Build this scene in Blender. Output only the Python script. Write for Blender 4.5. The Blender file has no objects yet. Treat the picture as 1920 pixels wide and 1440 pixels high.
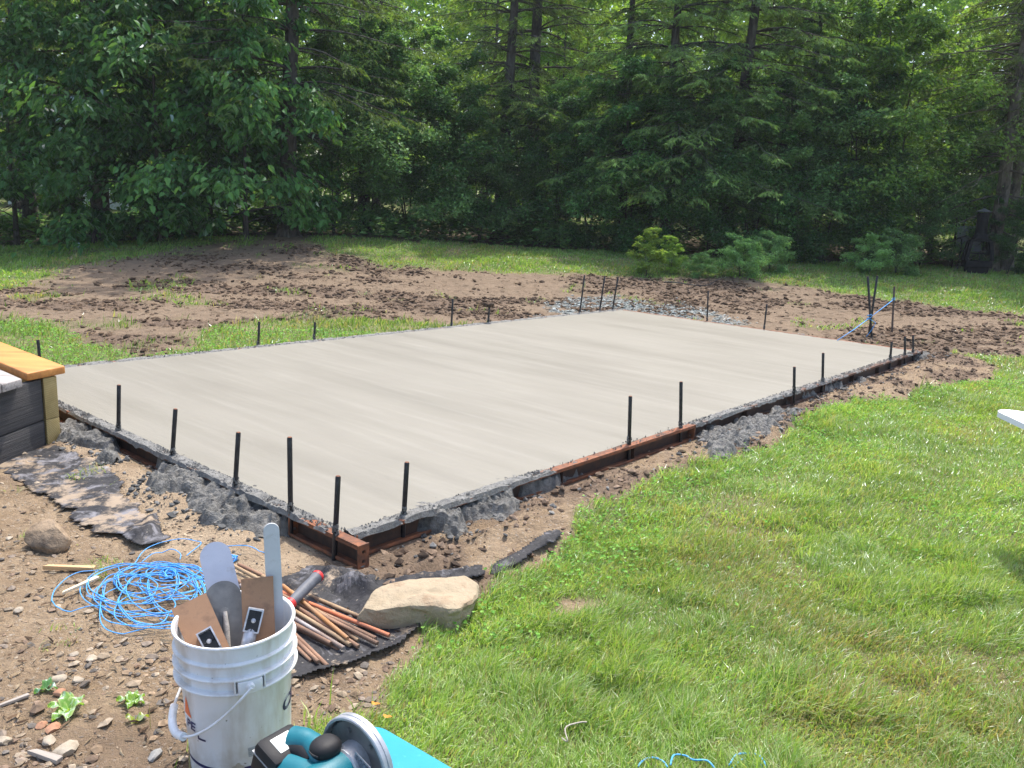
import bpy, math, random
import numpy as np
from mathutils import Vector, Matrix

R = math.radians
# ------------------------------------------------------------------ camera, world, sun, exposure
scene = bpy.context.scene
H = 1.27
PITCH, ROLL, FOC = R(12.1), R(2.72), 1546.0
fw = np.array([0, math.cos(PITCH), -math.sin(PITCH)])
r0 = np.array([1.0, 0, 0]); u0 = np.cross(r0, fw)
rt = r0 * math.cos(ROLL) + u0 * math.sin(ROLL)
upv = -r0 * math.sin(ROLL) + u0 * math.cos(ROLL)
cam_d = bpy.data.cameras.new("camera"); cam = bpy.data.objects.new("camera", cam_d)
scene.collection.objects.link(cam)
M = Matrix(((rt[0], upv[0], -fw[0], 0), (rt[1], upv[1], -fw[1], 0), (rt[2], upv[2], -fw[2], H), (0, 0, 0, 1)))
cam.matrix_world = M
cam_d.sensor_width = 36; cam_d.lens = 36 * FOC / 1920.0
cam_d.clip_start = 0.05; cam_d.clip_end = 600
scene.camera = cam

SUN_EL, SUN_AZ = 66.0, 16.0        # azimuth clockwise from the viewing direction (+Y)
world = bpy.data.worlds.new("World"); scene.world = world; world.use_nodes = True
wn = world.node_tree
sky = wn.nodes.new("ShaderNodeTexSky"); sky.sky_type = 'NISHITA'; sky.sun_disc = False
sky.sun_elevation = R(SUN_EL); sky.sun_rotation = R(SUN_AZ); sky.air_density = 1.0; sky.dust_density = 3.0
wn.links.new(sky.outputs[0], wn.nodes["Background"].inputs[0])
wn.nodes["Background"].inputs[1].default_value = 0.15
sd = bpy.data.lights.new("sun", 'SUN'); sd.energy = 2.35; sd.angle = R(0.6); sd.color = (1.0, 0.96, 0.9)
sun = bpy.data.objects.new("sun", sd); scene.collection.objects.link(sun)
S = Vector((math.sin(R(SUN_AZ)) * math.cos(R(SUN_EL)), math.cos(R(SUN_AZ)) * math.cos(R(SUN_EL)), math.sin(R(SUN_EL))))
sun.rotation_euler = S.to_track_quat('Z', 'Y').to_euler()
scene.view_settings.view_transform = 'Standard'; scene.view_settings.look = 'None'
scene.view_settings.exposure = 1.3; scene.view_settings.gamma = 1.0
scene.view_settings.use_curve_mapping = False
scene.render.engine = 'CYCLES'
scene.cycles.max_bounces = 8; scene.cycles.diffuse_bounces = 4; scene.cycles.transmission_bounces = 6
scene.cycles.transparent_max_bounces = 8
scene.cycles.use_denoising = True

rng = np.random.default_rng(7); random.seed(7)

# ------------------------------------------------------------------ helpers: pixels to points in the place
def ray(x, y):
    return fw + rt * (x - 960) / FOC - upv * (y - 720) / FOC
def at_z(x, y, z=0.0):
    d = ray(x, y); t = (z - H) / d[2]; return np.array([0, 0, H]) + d * t
def at_y(x, y, Y):
    d = ray(x, y); return np.array([0, 0, H]) + d * (Y / d[1])

# ------------------------------------------------------------------ noise
_tab = rng.random((256, 256))
def vn(x, y, seed=0):
    x = np.asarray(x, float) + seed * 17.31; y = np.asarray(y, float) + seed * 9.77
    xi = np.floor(x).astype(int); yi = np.floor(y).astype(int)
    fx = x - xi; fy = y - yi; fx = fx * fx * (3 - 2 * fx); fy = fy * fy * (3 - 2 * fy)
    a = _tab[xi & 255, yi & 255]; b = _tab[(xi + 1) & 255, yi & 255]
    c = _tab[xi & 255, (yi + 1) & 255]; d = _tab[(xi + 1) & 255, (yi + 1) & 255]
    return (a * (1 - fx) + b * fx) * (1 - fy) + (c * (1 - fx) + d * fx) * fy      # 0..1
def fbm(x, y, sc, seed=0, oct=3):
    s = 0; a = 1; t = 0
    for i in range(oct):
        s = s + a * (vn(x / sc, y / sc, seed + i * 3.1) - .5) * 2; t += a; a *= .5; sc *= .47
    return s / t
def sm(x):
    x = np.clip(x, 0, 1); return x * x * (3 - 2 * x)

def seg_dist(X, Y, poly):
    """signed distance to a polygon, positive inside"""
    poly = np.asarray(poly, float); n = len(poly)
    d = np.full(np.shape(X), 1e9); ins = np.zeros(np.shape(X), bool)
    for i in range(n):
        x1, y1 = poly[i][:2]; x2, y2 = poly[(i + 1) % n][:2]
        dx, dy = x2 - x1, y2 - y1
        t = np.clip(((X - x1) * dx + (Y - y1) * dy) / (dx * dx + dy * dy + 1e-12), 0, 1)
        d = np.minimum(d, (X - x1 - t * dx) ** 2 + (Y - y1 - t * dy) ** 2)
        if abs(dy) > 1e-9:
            c = ((y1 > Y) != (y2 > Y)) & (X < (Y - y1) / dy * dx + x1)
            ins ^= c
    d = np.sqrt(d)
    return np.where(ins, d, -d)

# ------------------------------------------------------------------ slab corners (12 x 24 ft pad) and the lie of the land
cN = at_z(650, 1000)[:2]; cR = at_z(1716, 658)[:2]; cF = at_z(1165, 581)[:2]
def isect(p, d, q, e):
    A = np.array([[d[0], -e[0]], [d[1], -e[1]]]); t = np.linalg.solve(A, np.array(q) - np.array(p)); return np.array(p) + np.array(d) * t[0]
_pl = at_z(115, 757)[:2]; _bl = at_z(127, 688)[:2]
cL = isect(cN, _pl - cN, cF, _bl - cF)
SLAB = [cN, cR, cF, cL]
Uv = (cR - cN) / np.linalg.norm(cR - cN); Vv = (cL - cN) / np.linalg.norm(cL - cN)

def base(X, Y):
    X = np.asarray(X, float); Y = np.asarray(Y, float)
    z = -0.10 + 0.50 * sm((Y - 10.5) / 7) + 0.032 * np.maximum(0, Y - 17)
    far = sm((Y - 9) / 7)
    z = z - 0.34 * sm((-5.5 - X) / 5.5) * far + 0.15 * np.exp(-((X + 3.6) ** 2 / 5 + (Y - 16.8) ** 2 / 5))
    z = z + 0.03 * sm((2.4 - Y) / 1.0)
    z = z + 0.05 * sm((X - 1.2 - (Y - 3) * .35) / 2.0) * (1 - far)
    ds = -seg_dist(X, Y, SLAB)
    w = 1 - sm((ds - .08) / 0.75)
    z = z * (1 - w) + (-0.100) * w
    lf_ = (X - cN[0]) * (-Vv[1]) + (Y - cN[1]) * Vv[0]; lf_ = (cN - np.array([0, 0])) @ Uv - (X * Uv[0] + Y * Uv[1])
    al_ = (X - cN[0]) * Vv[0] + (Y - cN[1]) * Vv[1]
    z = z + .034 * np.exp(-((lf_ - .20) / .13) ** 2) * sm((al_ - .15) / .3) * (1 - sm((al_ - 3.2) / .5)) * (ds > .05)
    # berm of dug soil along the right-hand form
    side = (X - cN[0]) * Uv[1] - (Y - cN[1]) * Uv[0]
    along = (X - cN[0]) * Uv[0] + (Y - cN[1]) * Uv[1]
    b = np.exp(-((side - .34) / .17) ** 2) * sm((along - .25) / .5) * (1 - sm((along - 7.2) / .8))
    z = z + b * (0.035 + 0.03 * (vn(along / .5, side / .4, 5)))
    return z

def gp(x, y):
    """pixel to point on the ground"""
    d = ray(x, y); o = np.array([0, 0, H])
    t = np.linspace(0.5, 120, 3000); P = o + d * t[:, None]
    f = P[:, 2] - base(P[:, 0], P[:, 1])
    k = np.argmax(f < 0) if (f < 0).any() else 2999
    lo, hi = t[max(k - 1, 0)], t[k]
    for _ in range(24):
        m = (lo + hi) / 2; p = o + d * m
        if p[2] - float(base(p[0], p[1])) < 0: hi = m
        else: lo = m
    return o + d * hi
def gpoly(pts): return [gp(*p)[:2] for p in pts]

# regions of bare ground, read off the photograph and laid on the land
BACK_SOIL = gpoly([(-160, 560), (0, 548), (130, 500), (230, 487), (330, 470), (420, 452), (560, 438), (620, 470), (720, 500), (860, 508), (1050, 514), (1200, 519),
                   (1400, 522), (1560, 545), (1650, 560), (1780, 579), (1920, 592), (2100, 610), (2100, 690), (1920, 672), (1850, 668), (1790, 664), (1740, 690)]) + \
            [cR + Uv * .1, cF, (cF * .72 + cL * .28)] + gpoly([(850, 611), (790, 604), (700, 598), (600, 600), (480, 606), (410, 612), (352, 650), (270, 672), (190, 652), (110, 612), (50, 600), (-160, 625)])
RIGHT_SOIL = [cN + Uv * 0, cR + Uv * 0.1] + gpoly([(1770, 655), (1858, 690), (1850, 712), (1740, 722), (1660, 735), (1590, 748), (1510, 785), (1440, 818), (1330, 855), (1205, 903), (1125, 948),
                   (1060, 1005), (1010, 1045), (915, 1070), (890, 1120), (700, 1100)])
FRONT_DIRT = [cN + Vv * 9] + [cN] + gpoly([(700, 1080), (890, 1085), (885, 1140), (775, 1190), (745, 1235), (690, 1285), (655, 1325), (610, 1345), (575, 1395), (560, 1460), (540, 1560)]) + \
             [np.array([-.2, .5]), np.array([-.3, -3.]), np.array([-9., -3.]), np.array([-9., 3.]), np.array([-4.6, 4.2])]
SAND = gpoly([(120, 800), (230, 850), (330, 910), (440, 960), (545, 985), (640, 1050), (670, 1085), (560, 1100), (400, 1060), (300, 1030), (235, 1000), (215, 900), (120, 860)])
GRAVEL = gpoly([(1010, 600), (1040, 575), (1100, 560), (1240, 562), (1330, 590), (1420, 612), (1500, 628), (1500, 640), (1165, 592)])
BARE1 = gpoly([(1015, 1140), (1060, 1125), (1120, 1130), (1115, 1150), (1050, 1160)])
BARE2 = gpoly([(1140, 1175), (1180, 1165), (1210, 1185), (1190, 1200), (1150, 1195)])
BARE3 = gpoly([(1270, 1262), (1340, 1255), (1345, 1275), (1290, 1280)])
GREEN_ISLES = [gpoly([(0, 925), (90, 935), (100, 965), (0, 975)])]
FOREST_Y = 16.0

def masks(X, Y, fine=True):
    nz = fbm(X, Y, .55, 1, 4) * .16 + fbm(X, Y, .12, 2, 2) * .05
    far = 1 + sm((Y - 8) / 6) * 1.2
    def m(poly, w=.08, o=0.): return sm((seg_dist(X, Y, poly) + nz * far + o) / (w * far) + .5)
    back = m(BACK_SOIL, .16); right = m(RIGHT_SOIL, .06, .055); front = m(FRONT_DIRT, .06)
    bare = np.maximum.reduce([m(BARE1, .05, -.02), m(BARE2, .05, -.02), m(BARE3, .05, -.03)])
    dirt = np.maximum.reduce([back, right, front, bare])
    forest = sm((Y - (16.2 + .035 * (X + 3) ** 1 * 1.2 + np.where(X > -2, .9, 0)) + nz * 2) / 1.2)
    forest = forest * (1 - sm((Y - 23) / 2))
    slabd = seg_dist(X, Y, SLAB)
    dirt = np.maximum(dirt, sm((slabd + .16) / .1))
    thin = sm((fbm(X, Y, .8, 21, 3) - .28) / .25) * .55       # patchy lawn
    dirt = dirt * (1 - sm((Y - 22) / 2))
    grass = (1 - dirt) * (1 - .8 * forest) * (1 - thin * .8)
    # bits of grass creeping into the back soil on the left
    creep = back * sm((fbm(X, Y, .9, 31, 3) - .12) / .3) * sm((-X - .5) / 3) * .40 + back * sm((fbm(X, Y, .5, 33, 2) - .35) / .25) * .25
    grass = np.maximum(grass, creep * (1 - forest))
    sand = m(SAND, .12) * sm((fbm(X, Y, .35, 11, 3) + .75) / .5)
    dark = np.clip(back * sm((fbm(X * .55, Y, .75, 12, 4) + .10) / .30) * .95 + right * sm((fbm(X, Y, .28, 13, 3) + .12) / .3) * .8 + front * (1 - sand) * sm((fbm(X, Y, .3, 14, 4) - .12) / .3) * .55, 0, 1)
    dark = np.maximum(dark, front * (1 - sand) * sm((2.25 - Y) / .7) * (.35 + .4 * vn(X / .3, Y / .3, 16)))
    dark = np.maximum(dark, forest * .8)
    grav = m(GRAVEL, .3) * sm((fbm(X, Y, .4, 15, 3) + .3) / .4)
    clay = back * (1 - dark)
    return dict(grass=grass, sand=sand, dark=dark, gravel=grav, clay=clay, dirt=dirt, forest=forest, back=back, right=right, front=front)

def height(X, Y, mk=None):
    if mk is None: mk = masks(X, Y)
    z = base(X, Y)
    out = 1 - sm((seg_dist(X, Y, SLAB) + .14) / .12)
    d = np.clip(mk['dark'], 0, 1); di = mk['dirt']
    z = z + out * (fbm(X, Y, .7, 41, 2) * .018
         + di * fbm(X, Y, .16, 42, 3) * .011
         + d * di * (np.abs(fbm(X, Y, .13, 43, 3)) * .050 - .008) * (1 - mk['forest'])
         + mk['right'] * (np.abs(fbm(X, Y, .10, 45, 3)) * .055 + np.abs(fbm(X, Y, .04, 46, 2)) * .018 - .012)
         + mk['back'] * (1 - mk['forest']) * (np.abs(fbm(X, Y, .22, 47, 3)) * .03 - .004)
         + di * fbm(X, Y, .045, 44, 2) * .006)
    return z
def hz(x, y):
    return float(height(np.array([x]), np.array([y]))[0])
def gz(x, y):
    p = gp(x, y); p[2] = hz(p[0], p[1]); return p

# ------------------------------------------------------------------ mesh helpers
def mkmesh(name, V, F, mat=None, col=None, smooth=False):
    """F: list of (n,k) arrays; col: per-vertex rgb"""
    V = np.ascontiguousarray(V, dtype=np.float32)
    if not isinstance(F, list): F = [F]
    F = [np.asarray(f, dtype=np.int32) for f in F if len(f)]
    me = bpy.data.meshes.new(name)
    me.vertices.add(len(V)); me.vertices.foreach_set("co", V.ravel())
    nl = sum(f.size for f in F); npol = sum(len(f) for f in F)
    me.loops.add(nl); me.loops.foreach_set("vertex_index", np.concatenate([f.ravel() for f in F]))
    me.polygons.add(npol)
    tot = np.concatenate([np.full(len(f), f.shape[1], np.int32) for f in F])
    st = np.concatenate([[0], np.cumsum(tot)[:-1]]).astype(np.int32)
    me.polygons.foreach_set("loop_start", st); me.polygons.foreach_set("loop_total", tot)
    me.polygons.foreach_set("use_smooth", np.full(npol, smooth, bool))
    if col is not None:
        a = me.color_attributes.new("col", 'FLOAT_COLOR', 'POINT')
        c = np.ones((len(V), 4), np.float32); c[:, :col.shape[1]] = col
        a.data.foreach_set("color", c.ravel())
    me.update(); me.validate()
    if mat: me.materials.append(mat)
    return me
def link(name, me, parent=None, loc=None):
    o = bpy.data.objects.new(name, me); scene.collection.objects.link(o)
    if parent: o.parent = parent
    if loc is not None: o.location = [float(v) for v in loc]
    return o
def tag(o, label=None, cat=None, group=None, kind=None):
    if label: o["label"] = label
    if cat: o["category"] = cat
    if group: o["group"] = group
    if kind: o["kind"] = kind
    return o
def empty(name, loc, label, cat, group=None):
    o = bpy.data.objects.new(name, None); scene.collection.objects.link(o)
    o.location = [float(v) for v in loc]; o.empty_display_size = .1
    return tag(o, label, cat, group)

class MB:
    """collects shapes into one mesh"""
    def __init__(s): s.V = []; s.F = {}; s.n = 0; s.C = []
    def add(s, V, F, col=None):
        V = np.asarray(V, float)
        if not isinstance(F, list) or (len(F) and np.isscalar(F[0][0])): F = [F]
        for f in F:
            f = np.asarray(f, int)
            if f.size: s.F.setdefault(f.shape[1], []).append(f + s.n)
        s.V.append(V); s.n += len(V)
        s.C.append(np.tile(np.asarray(col if col is not None else (1, 1, 1), float), (len(V), 1)) if col is None or np.ndim(col) == 1 else np.asarray(col))
        return s
    def box(s, lo, hi, M=None, bev=0.0, col=None):
        lo = np.array(lo, float); hi = np.array(hi, float)
        if bev <= 0:
            V = np.array([[x, y, z] for x in (lo[0], hi[0]) for y in (lo[1], hi[1]) for z in (lo[2], hi[2])])
            F = [[0, 1, 3, 2], [4, 6, 7, 5], [0, 4, 5, 1], [2, 3, 7, 6], [0, 2, 6, 4], [1, 5, 7, 3]]
            if M is not None: V = xf(V, M)
            return s.add(V, np.array(F), col)
        bmn = rounded_box(lo, hi, bev)
        V = bmn[0]
        if M is not None: V = xf(V, M)
        for f in bmn[1]: pass
        n0 = s.n; s.V.append(V); s.n += len(V); s.C.append(np.tile(np.asarray(col if col is not None else (1, 1, 1), float), (len(V), 1)))
        for f in bmn[1]: s.F.setdefault(f.shape[1], []).append(f + n0)
        return s
    def tube(s, P, r, k=6, cap=True, col=None):
        V, F = tube(P, r, k, cap); n0 = s.n
        s.V.append(V); s.n += len(V)
        s.C.append(np.tile(np.asarray(col if col is not None else (1, 1, 1), float), (len(V), 1)))
        for f in F: s.F.setdefault(f.shape[1], []).append(f + n0)
        return s
    def lathe(s, prof, k=24, M=None, col=None):
        V, F = lathe(prof, k)
        if M is not None: V = xf(V, M)
        return s.add(V, F, col)
    def mesh(s, name, mat=None, smooth=False, colour=False):
        V = np.concatenate(s.V); C = np.concatenate(s.C)
        return mkmesh(name, V, [np.concatenate(f) for f in s.F.values()], mat, C if colour else None, smooth)
    def obj(s, name, mat, parent=None, smooth=False, colour=False, loc=None, auto=None):
        me = s.mesh(name, mat, smooth or auto is not None, colour)
        o = link(name, me, parent, loc)
        if auto is not None: sharp(me, auto)
        return o
def sharp(me, ang):
    try: me.set_sharp_from_angle(angle=R(ang))
    except Exception: pass
def xf(V, M):
    M = np.array(M); V = np.asarray(V, float)
    return V @ M[:3, :3].T + M[:3, 3]
def frame(o, x, y, z):
    M = np.eye(4); M[:3, 0] = x; M[:3, 1] = y; M[:3, 2] = z; M[:3, 3] = o; return M
def nrm(v): v = np.asarray(v, float); return v / (np.linalg.norm(v) + 1e-12)
def Mz(loc, rz=0, rx=0, ry=0, sc=1):
    return np.array(Matrix.Translation(Vector([float(v) for v in loc])) @ Matrix.Rotation(rz, 4, 'Z') @ Matrix.Rotation(ry, 4, 'Y') @ Matrix.Rotation(rx, 4, 'X') @ Matrix.Scale(sc, 4))
_rb = {}
def rounded_box(lo, hi, b):
    import bmesh
    bm = bmesh.new(); bmesh.ops.create_cube(bm, size=1)
    lo = np.array(lo); hi = np.array(hi); c = (lo + hi) / 2; d = hi - lo
    for v in bm.verts: v.co = Vector([c[i] + v.co[i] * d[i] for i in range(3)])
    bmesh.ops.bevel(bm, geom=bm.edges[:], offset=min(b, d.min() * .49), segments=2, profile=.5, affect='EDGES')
    bm.verts.index_update()
    V = np.array([v.co[:] for v in bm.verts]); F = {}
    for f in bm.faces: F.setdefault(len(f.verts), []).append([v.index for v in f.verts])
    bm.free(); return V, [np.array(f) for f in F.values()]
def tube(P, r, k=6, cap=True):
    P = np.asarray(P, float); n = len(P)
    r = np.broadcast_to(np.asarray(r, float), (n,))
    T = np.gradient(P, axis=0); T /= (np.linalg.norm(T, axis=1)[:, None] + 1e-12)
    a = np.array([0, 0, 1.]) if abs(T[0][2]) < .9 else np.array([1., 0, 0])
    N = np.empty_like(P); N[0] = nrm(np.cross(T[0], a))
    for i in range(1, n):
        v = N[i - 1] - T[i] * (N[i - 1] @ T[i]); l = np.linalg.norm(v)
        N[i] = v / l if l > 1e-9 else N[i - 1]
    B = np.cross(T, N)
    th = np.arange(k) * 2 * math.pi / k
    V = (P[:, None, :] + r[:, None, None] * (np.cos(th)[None, :, None] * N[:, None, :] + np.sin(th)[None, :, None] * B[:, None, :])).reshape(-1, 3)
    i = np.arange(n - 1)[:, None] * k; j = np.arange(k)[None, :]; j2 = (j + 1) % k
    F = [np.stack([i + j, i + j2, i + k + j2, i + k + j], -1).reshape(-1, 4)]
    if cap and k > 2:
        F.append(np.array([list(range(k))[::-1], [(n - 1) * k + q for q in range(k)]]))
    return V, F
def lathe(prof, k=24):
    prof = np.asarray(prof, float); n = len(prof); th = np.arange(k) * 2 * math.pi / k
    V = np.stack([prof[:, 0][:, None] * np.sin(th), -prof[:, 0][:, None] * np.cos(th), np.repeat(prof[:, 1][:, None], k, 1)], -1).reshape(-1, 3)
    i = np.arange(n - 1)[:, None] * k; j = np.arange(k)[None, :]; j2 = (j + 1) % k
    return V, np.stack([i + j, i + j2, i + k + j2, i + k + j], -1).reshape(-1, 4)

# ------------------------------------------------------------------ materials
def newmat(name):
    m = bpy.data.materials.new(name); m.use_nodes = True
    return m, m.node_tree, m.node_tree.nodes["Principled BSDF"]
def nd(nt, t, **kw):
    n = nt.nodes.new(t)
    for k, v in kw.items():
        if k in n.inputs: n.inputs[k].default_value = v
        else: setattr(n, k, v)
    return n
def mixc(nt, fac, a, b, mode='MIX'):
    n = nt.nodes.new("ShaderNodeMix"); n.data_type = 'RGBA'; n.blend_type = mode
    for s, v in ((0, fac), (6, a), (7, b)):
        if isinstance(v, bpy.types.NodeSocket): nt.links.new(v, n.inputs[s])
        elif s == 0: n.inputs[0].default_value = v
        else: n.inputs[s].default_value = (*v, 1)
    return n.outputs[2]
def noise(nt, vec, sc, det=4, rough=.6, dist=0, lo=.35, hi=.65):
    n = nd(nt, "ShaderNodeTexNoise", Scale=sc, Detail=det, Roughness=rough, Distortion=dist)
    nt.links.new(vec, n.inputs["Vector"])
    m = nt.nodes.new("ShaderNodeMapRange"); m.inputs[1].default_value = lo; m.inputs[2].default_value = hi
    nt.links.new(n.outputs[0], m.inputs[0]); return m.outputs[0]
def bump(nt, bs, h, strength, dist):
    b = nt.nodes.new("ShaderNodeBump"); b.inputs["Strength"].default_value = strength; b.inputs["Distance"].default_value = dist
    nt.links.new(h, b.inputs["Height"]); nt.links.new(b.outputs[0], bs.inputs["Normal"]); return b
def math_(nt, op, a, b=0.0):
    n = nt.nodes.new("ShaderNodeMath"); n.operation = op
    for i, v in enumerate((a, b)):
        if isinstance(v, bpy.types.NodeSocket): nt.links.new(v, n.inputs[i])
        else: n.inputs[i].default_value = v
    return n.outputs[0]
def coords(nt, kind="Object", scale=None, rot=None):
    c = nt.nodes.new("ShaderNodeTexCoord"); s = c.outputs[kind]
    if scale is not None or rot is not None:
        m = nt.nodes.new("ShaderNodeMapping")
        if scale is not None: m.inputs["Scale"].default_value = scale
        if rot is not None: m.inputs["Rotation"].default_value = rot
        nt.links.new(s, m.inputs[0]); s = m.outputs[0]
    return s
def speck(name, c1, c2, sc=20, rough=.7, metal=0, bmp=.3, bsc=None, bd=.004, c3=None, sc3=3, lo3=.5, hi3=.62, stretch=None, spec=.5, coat=0):
    m, nt, bs = newmat(name)
    v = coords(nt, "Object", stretch)
    col = mixc(nt, noise(nt, v, sc), c1, c2)
    if c3 is not None: col = mixc(nt, noise(nt, v, sc3, 5, .65, 0, lo3, hi3), col, c3)
    nt.links.new(col, bs.inputs["Base Color"])
    bs.inputs["Roughness"].default_value = rough; bs.inputs["Metallic"].default_value = metal
    bs.inputs["Specular IOR Level"].default_value = spec
    bs.inputs["Coat Weight"].default_value = coat
    if bmp: bump(nt, bs, noise(nt, v, bsc or sc * 2, 5, .7, 0, .2, .8), bmp, bd)
    return m
def leafmat(name, trans=.45, gloss=.12, var=.35):
    m = bpy.data.materials.new(name); m.use_nodes = True; nt = m.node_tree; nt.nodes.clear()
    out = nt.nodes.new("ShaderNodeOutputMaterial")
    at = nd(nt, "ShaderNodeAttribute", attribute_name="col")
    oi = nt.nodes.new("ShaderNodeObjectInfo")
    f = nt.nodes.new("ShaderNodeMapRange"); f.inputs[3].default_value = 1 - var; f.inputs[4].default_value = 1 + var
    nt.links.new(oi.outputs["Random"], f.inputs[0])
    vm = nt.nodes.new("ShaderNodeVectorMath"); vm.operation = 'SCALE'
    nt.links.new(at.outputs["Color"], vm.inputs[0]); nt.links.new(f.outputs[0], vm.inputs["Scale"])
    tc = mixc(nt, 1.0, vm.outputs[0], (1.2, 1.2, .45), 'MULTIPLY')
    d = nt.nodes.new("ShaderNodeBsdfDiffuse"); t = nt.nodes.new("ShaderNodeBsdfTranslucent"); g = nd(nt, "ShaderNodeBsdfGlossy", Roughness=.42)
    g.inputs["Color"].default_value = (.9, .95, 1, 1)
    nt.links.new(vm.outputs[0], d.inputs[0]); nt.links.new(tc, t.inputs[0])
    m1 = nd(nt, "ShaderNodeMixShader"); m1.inputs[0].default_value = trans
    nt.links.new(d.outputs[0], m1.inputs[1]); nt.links.new(t.outputs[0], m1.inputs[2])
    fr = nd(nt, "ShaderNodeFresnel", IOR=1.35); fm = math_(nt, 'MULTIPLY', fr.outputs[0], gloss * 8)
    m2 = nd(nt, "ShaderNodeMixShader"); nt.links.new(math_(nt, 'MINIMUM', fm, .5), m2.inputs[0])
    nt.links.new(m1.outputs[0], m2.inputs[1]); nt.links.new(g.outputs[0], m2.inputs[2])
    nt.links.new(m2.outputs[0], out.inputs[0]); return m

LEAF = leafmat("leaf", .5, .035, .3); NEEDLE = leafmat("needles", .38, .02, .3); GRASS = leafmat("grass_blade", .5, .015, 0)
BARK = speck("bark", (.045, .04, .037), (.11, .095, .085), 14, .95, bmp=1, bsc=18, bd=.03, c3=(.14, .135, .12), sc3=3, stretch=(1, 1, .3), spec=.1)
BARK2 = speck("grey_bark", (.10, .085, .07), (.20, .17, .145), 10, .95, bmp=1, bsc=14, bd=.03, c3=(.05, .045, .04), sc3=4, stretch=(1, 1, .5), spec=.1)
TWIG = speck("twig_bark", (.05, .042, .036), (.12, .105, .09), 10, .9, bmp=0, spec=.1)
RUST = speck("rusty_steel", (.27, .095, .038), (.13, .055, .03), 22, .75, .1, .5, 60, .002, c3=(.045, .028, .02), sc3=9, lo3=.5, hi3=.7)
RUST_SHADE = speck("shaded_rusty_steel", (.035, .022, .016), (.075, .035, .02), 25, .7, .1, .4, 60, .002)  # darker rust carries the shade inside the open channels
STEEL = speck("black_pin_steel", (.012, .012, .014), (.035, .033, .034), 40, .42, .3, .3, 120, .001, c3=(.22, .21, .2), sc3=26, lo3=.66, hi3=.72)
MORTAR = speck("wet_mortar", (.13, .127, .115), (.235, .228, .21), 45, .55, 0, 1, 110, .006, c3=(.09, .09, .09), sc3=18, lo3=.52, hi3=.7)
SPILL = speck("spilled_concrete", (.12, .115, .10), (.26, .248, .222), 26, .5, 0, 1, 90, .010, c3=(.05, .05, .05), sc3=14, lo3=.5, hi3=.7)

def ground_mat():
    m, nt, bs = newmat("ground")
    g = nt.nodes.new("ShaderNodeNewGeometry").outputs["Position"]
    A = nd(nt, "ShaderNodeAttribute", attribute_name="col"); B = nd(nt, "ShaderNodeAttribute", attribute_name="col2")
    sa = nt.nodes.new("ShaderNodeSeparateColor"); nt.links.new(A.outputs["Color"], sa.inputs[0])
    sb = nt.nodes.new("ShaderNodeSeparateColor"); nt.links.new(B.outputs["Color"], sb.inputs[0])
    n1 = noise(nt, g, 7, 8, .65); n2 = noise(nt, g, 45, 6, .7); n3 = noise(nt, g, 1.2, 3, .5); n4 = noise(nt, g, 130, 3, .7)
    dirt = mixc(nt, n1, (.285, .20, .118), (.40, .298, .19))
    dirt = mixc(nt, math_(nt, 'MULTIPLY', n2, .6), dirt, (.17, .122, .083))
    dirt = mixc(nt, math_(nt, 'MULTIPLY', noise(nt, g, 75, 2, .5, 0, .62, .68), .7), dirt, (.42, .36, .29))
    clay = mixc(nt, n1, (.195, .142, .095), (.29, .218, .15))
    clay = mixc(nt, math_(nt, 'MULTIPLY', n2, .6), clay, (.175, .122, .08))
    col = mixc(nt, sb.outputs[0], dirt, clay)
    sand = mixc(nt, n1, (.37, .275, .18), (.50, .39, .265)); sand = mixc(nt, math_(nt, 'MULTIPLY', n2, .55), sand, (.27, .195, .125))
    col = mixc(nt, sa.outputs[1], col, sand)
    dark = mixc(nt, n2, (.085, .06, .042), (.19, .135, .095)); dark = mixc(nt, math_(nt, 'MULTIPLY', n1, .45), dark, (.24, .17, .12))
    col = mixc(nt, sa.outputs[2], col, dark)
    vor = nd(nt, "ShaderNodeTexVoronoi", Scale=38.0); nt.links.new(g, vor.inputs["Vector"])
    grv = mixc(nt, vor.outputs["Color"], (.12, .135, .125), (.33, .36, .34))
    col = mixc(nt, math_(nt, 'MULTIPLY', sb.outputs[1], .85), col, grv)
    gr = mixc(nt, n1, (.13, .17, .05), (.23, .24, .10)); gr = mixc(nt, math_(nt, 'MULTIPLY', n2, .5), gr, (.17, .14, .075))
    gr = mixc(nt, math_(nt, 'MULTIPLY', n3, .4), gr, (.10, .15, .04))
    col = mixc(nt, sa.outputs[0], col, gr)
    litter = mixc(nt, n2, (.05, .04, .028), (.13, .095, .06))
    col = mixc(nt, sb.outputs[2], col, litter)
    nt.links.new(col, bs.inputs["Base Color"])
    bs.inputs["Roughness"].default_value = .92; bs.inputs["Specular IOR Level"].default_value = .2
    h = math_(nt, 'ADD', math_(nt, 'MULTIPLY', n2, .7), math_(nt, 'MULTIPLY', n4, .35))
    bump(nt, bs, h, .9, .012)
    return m
GROUND = ground_mat()

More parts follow.
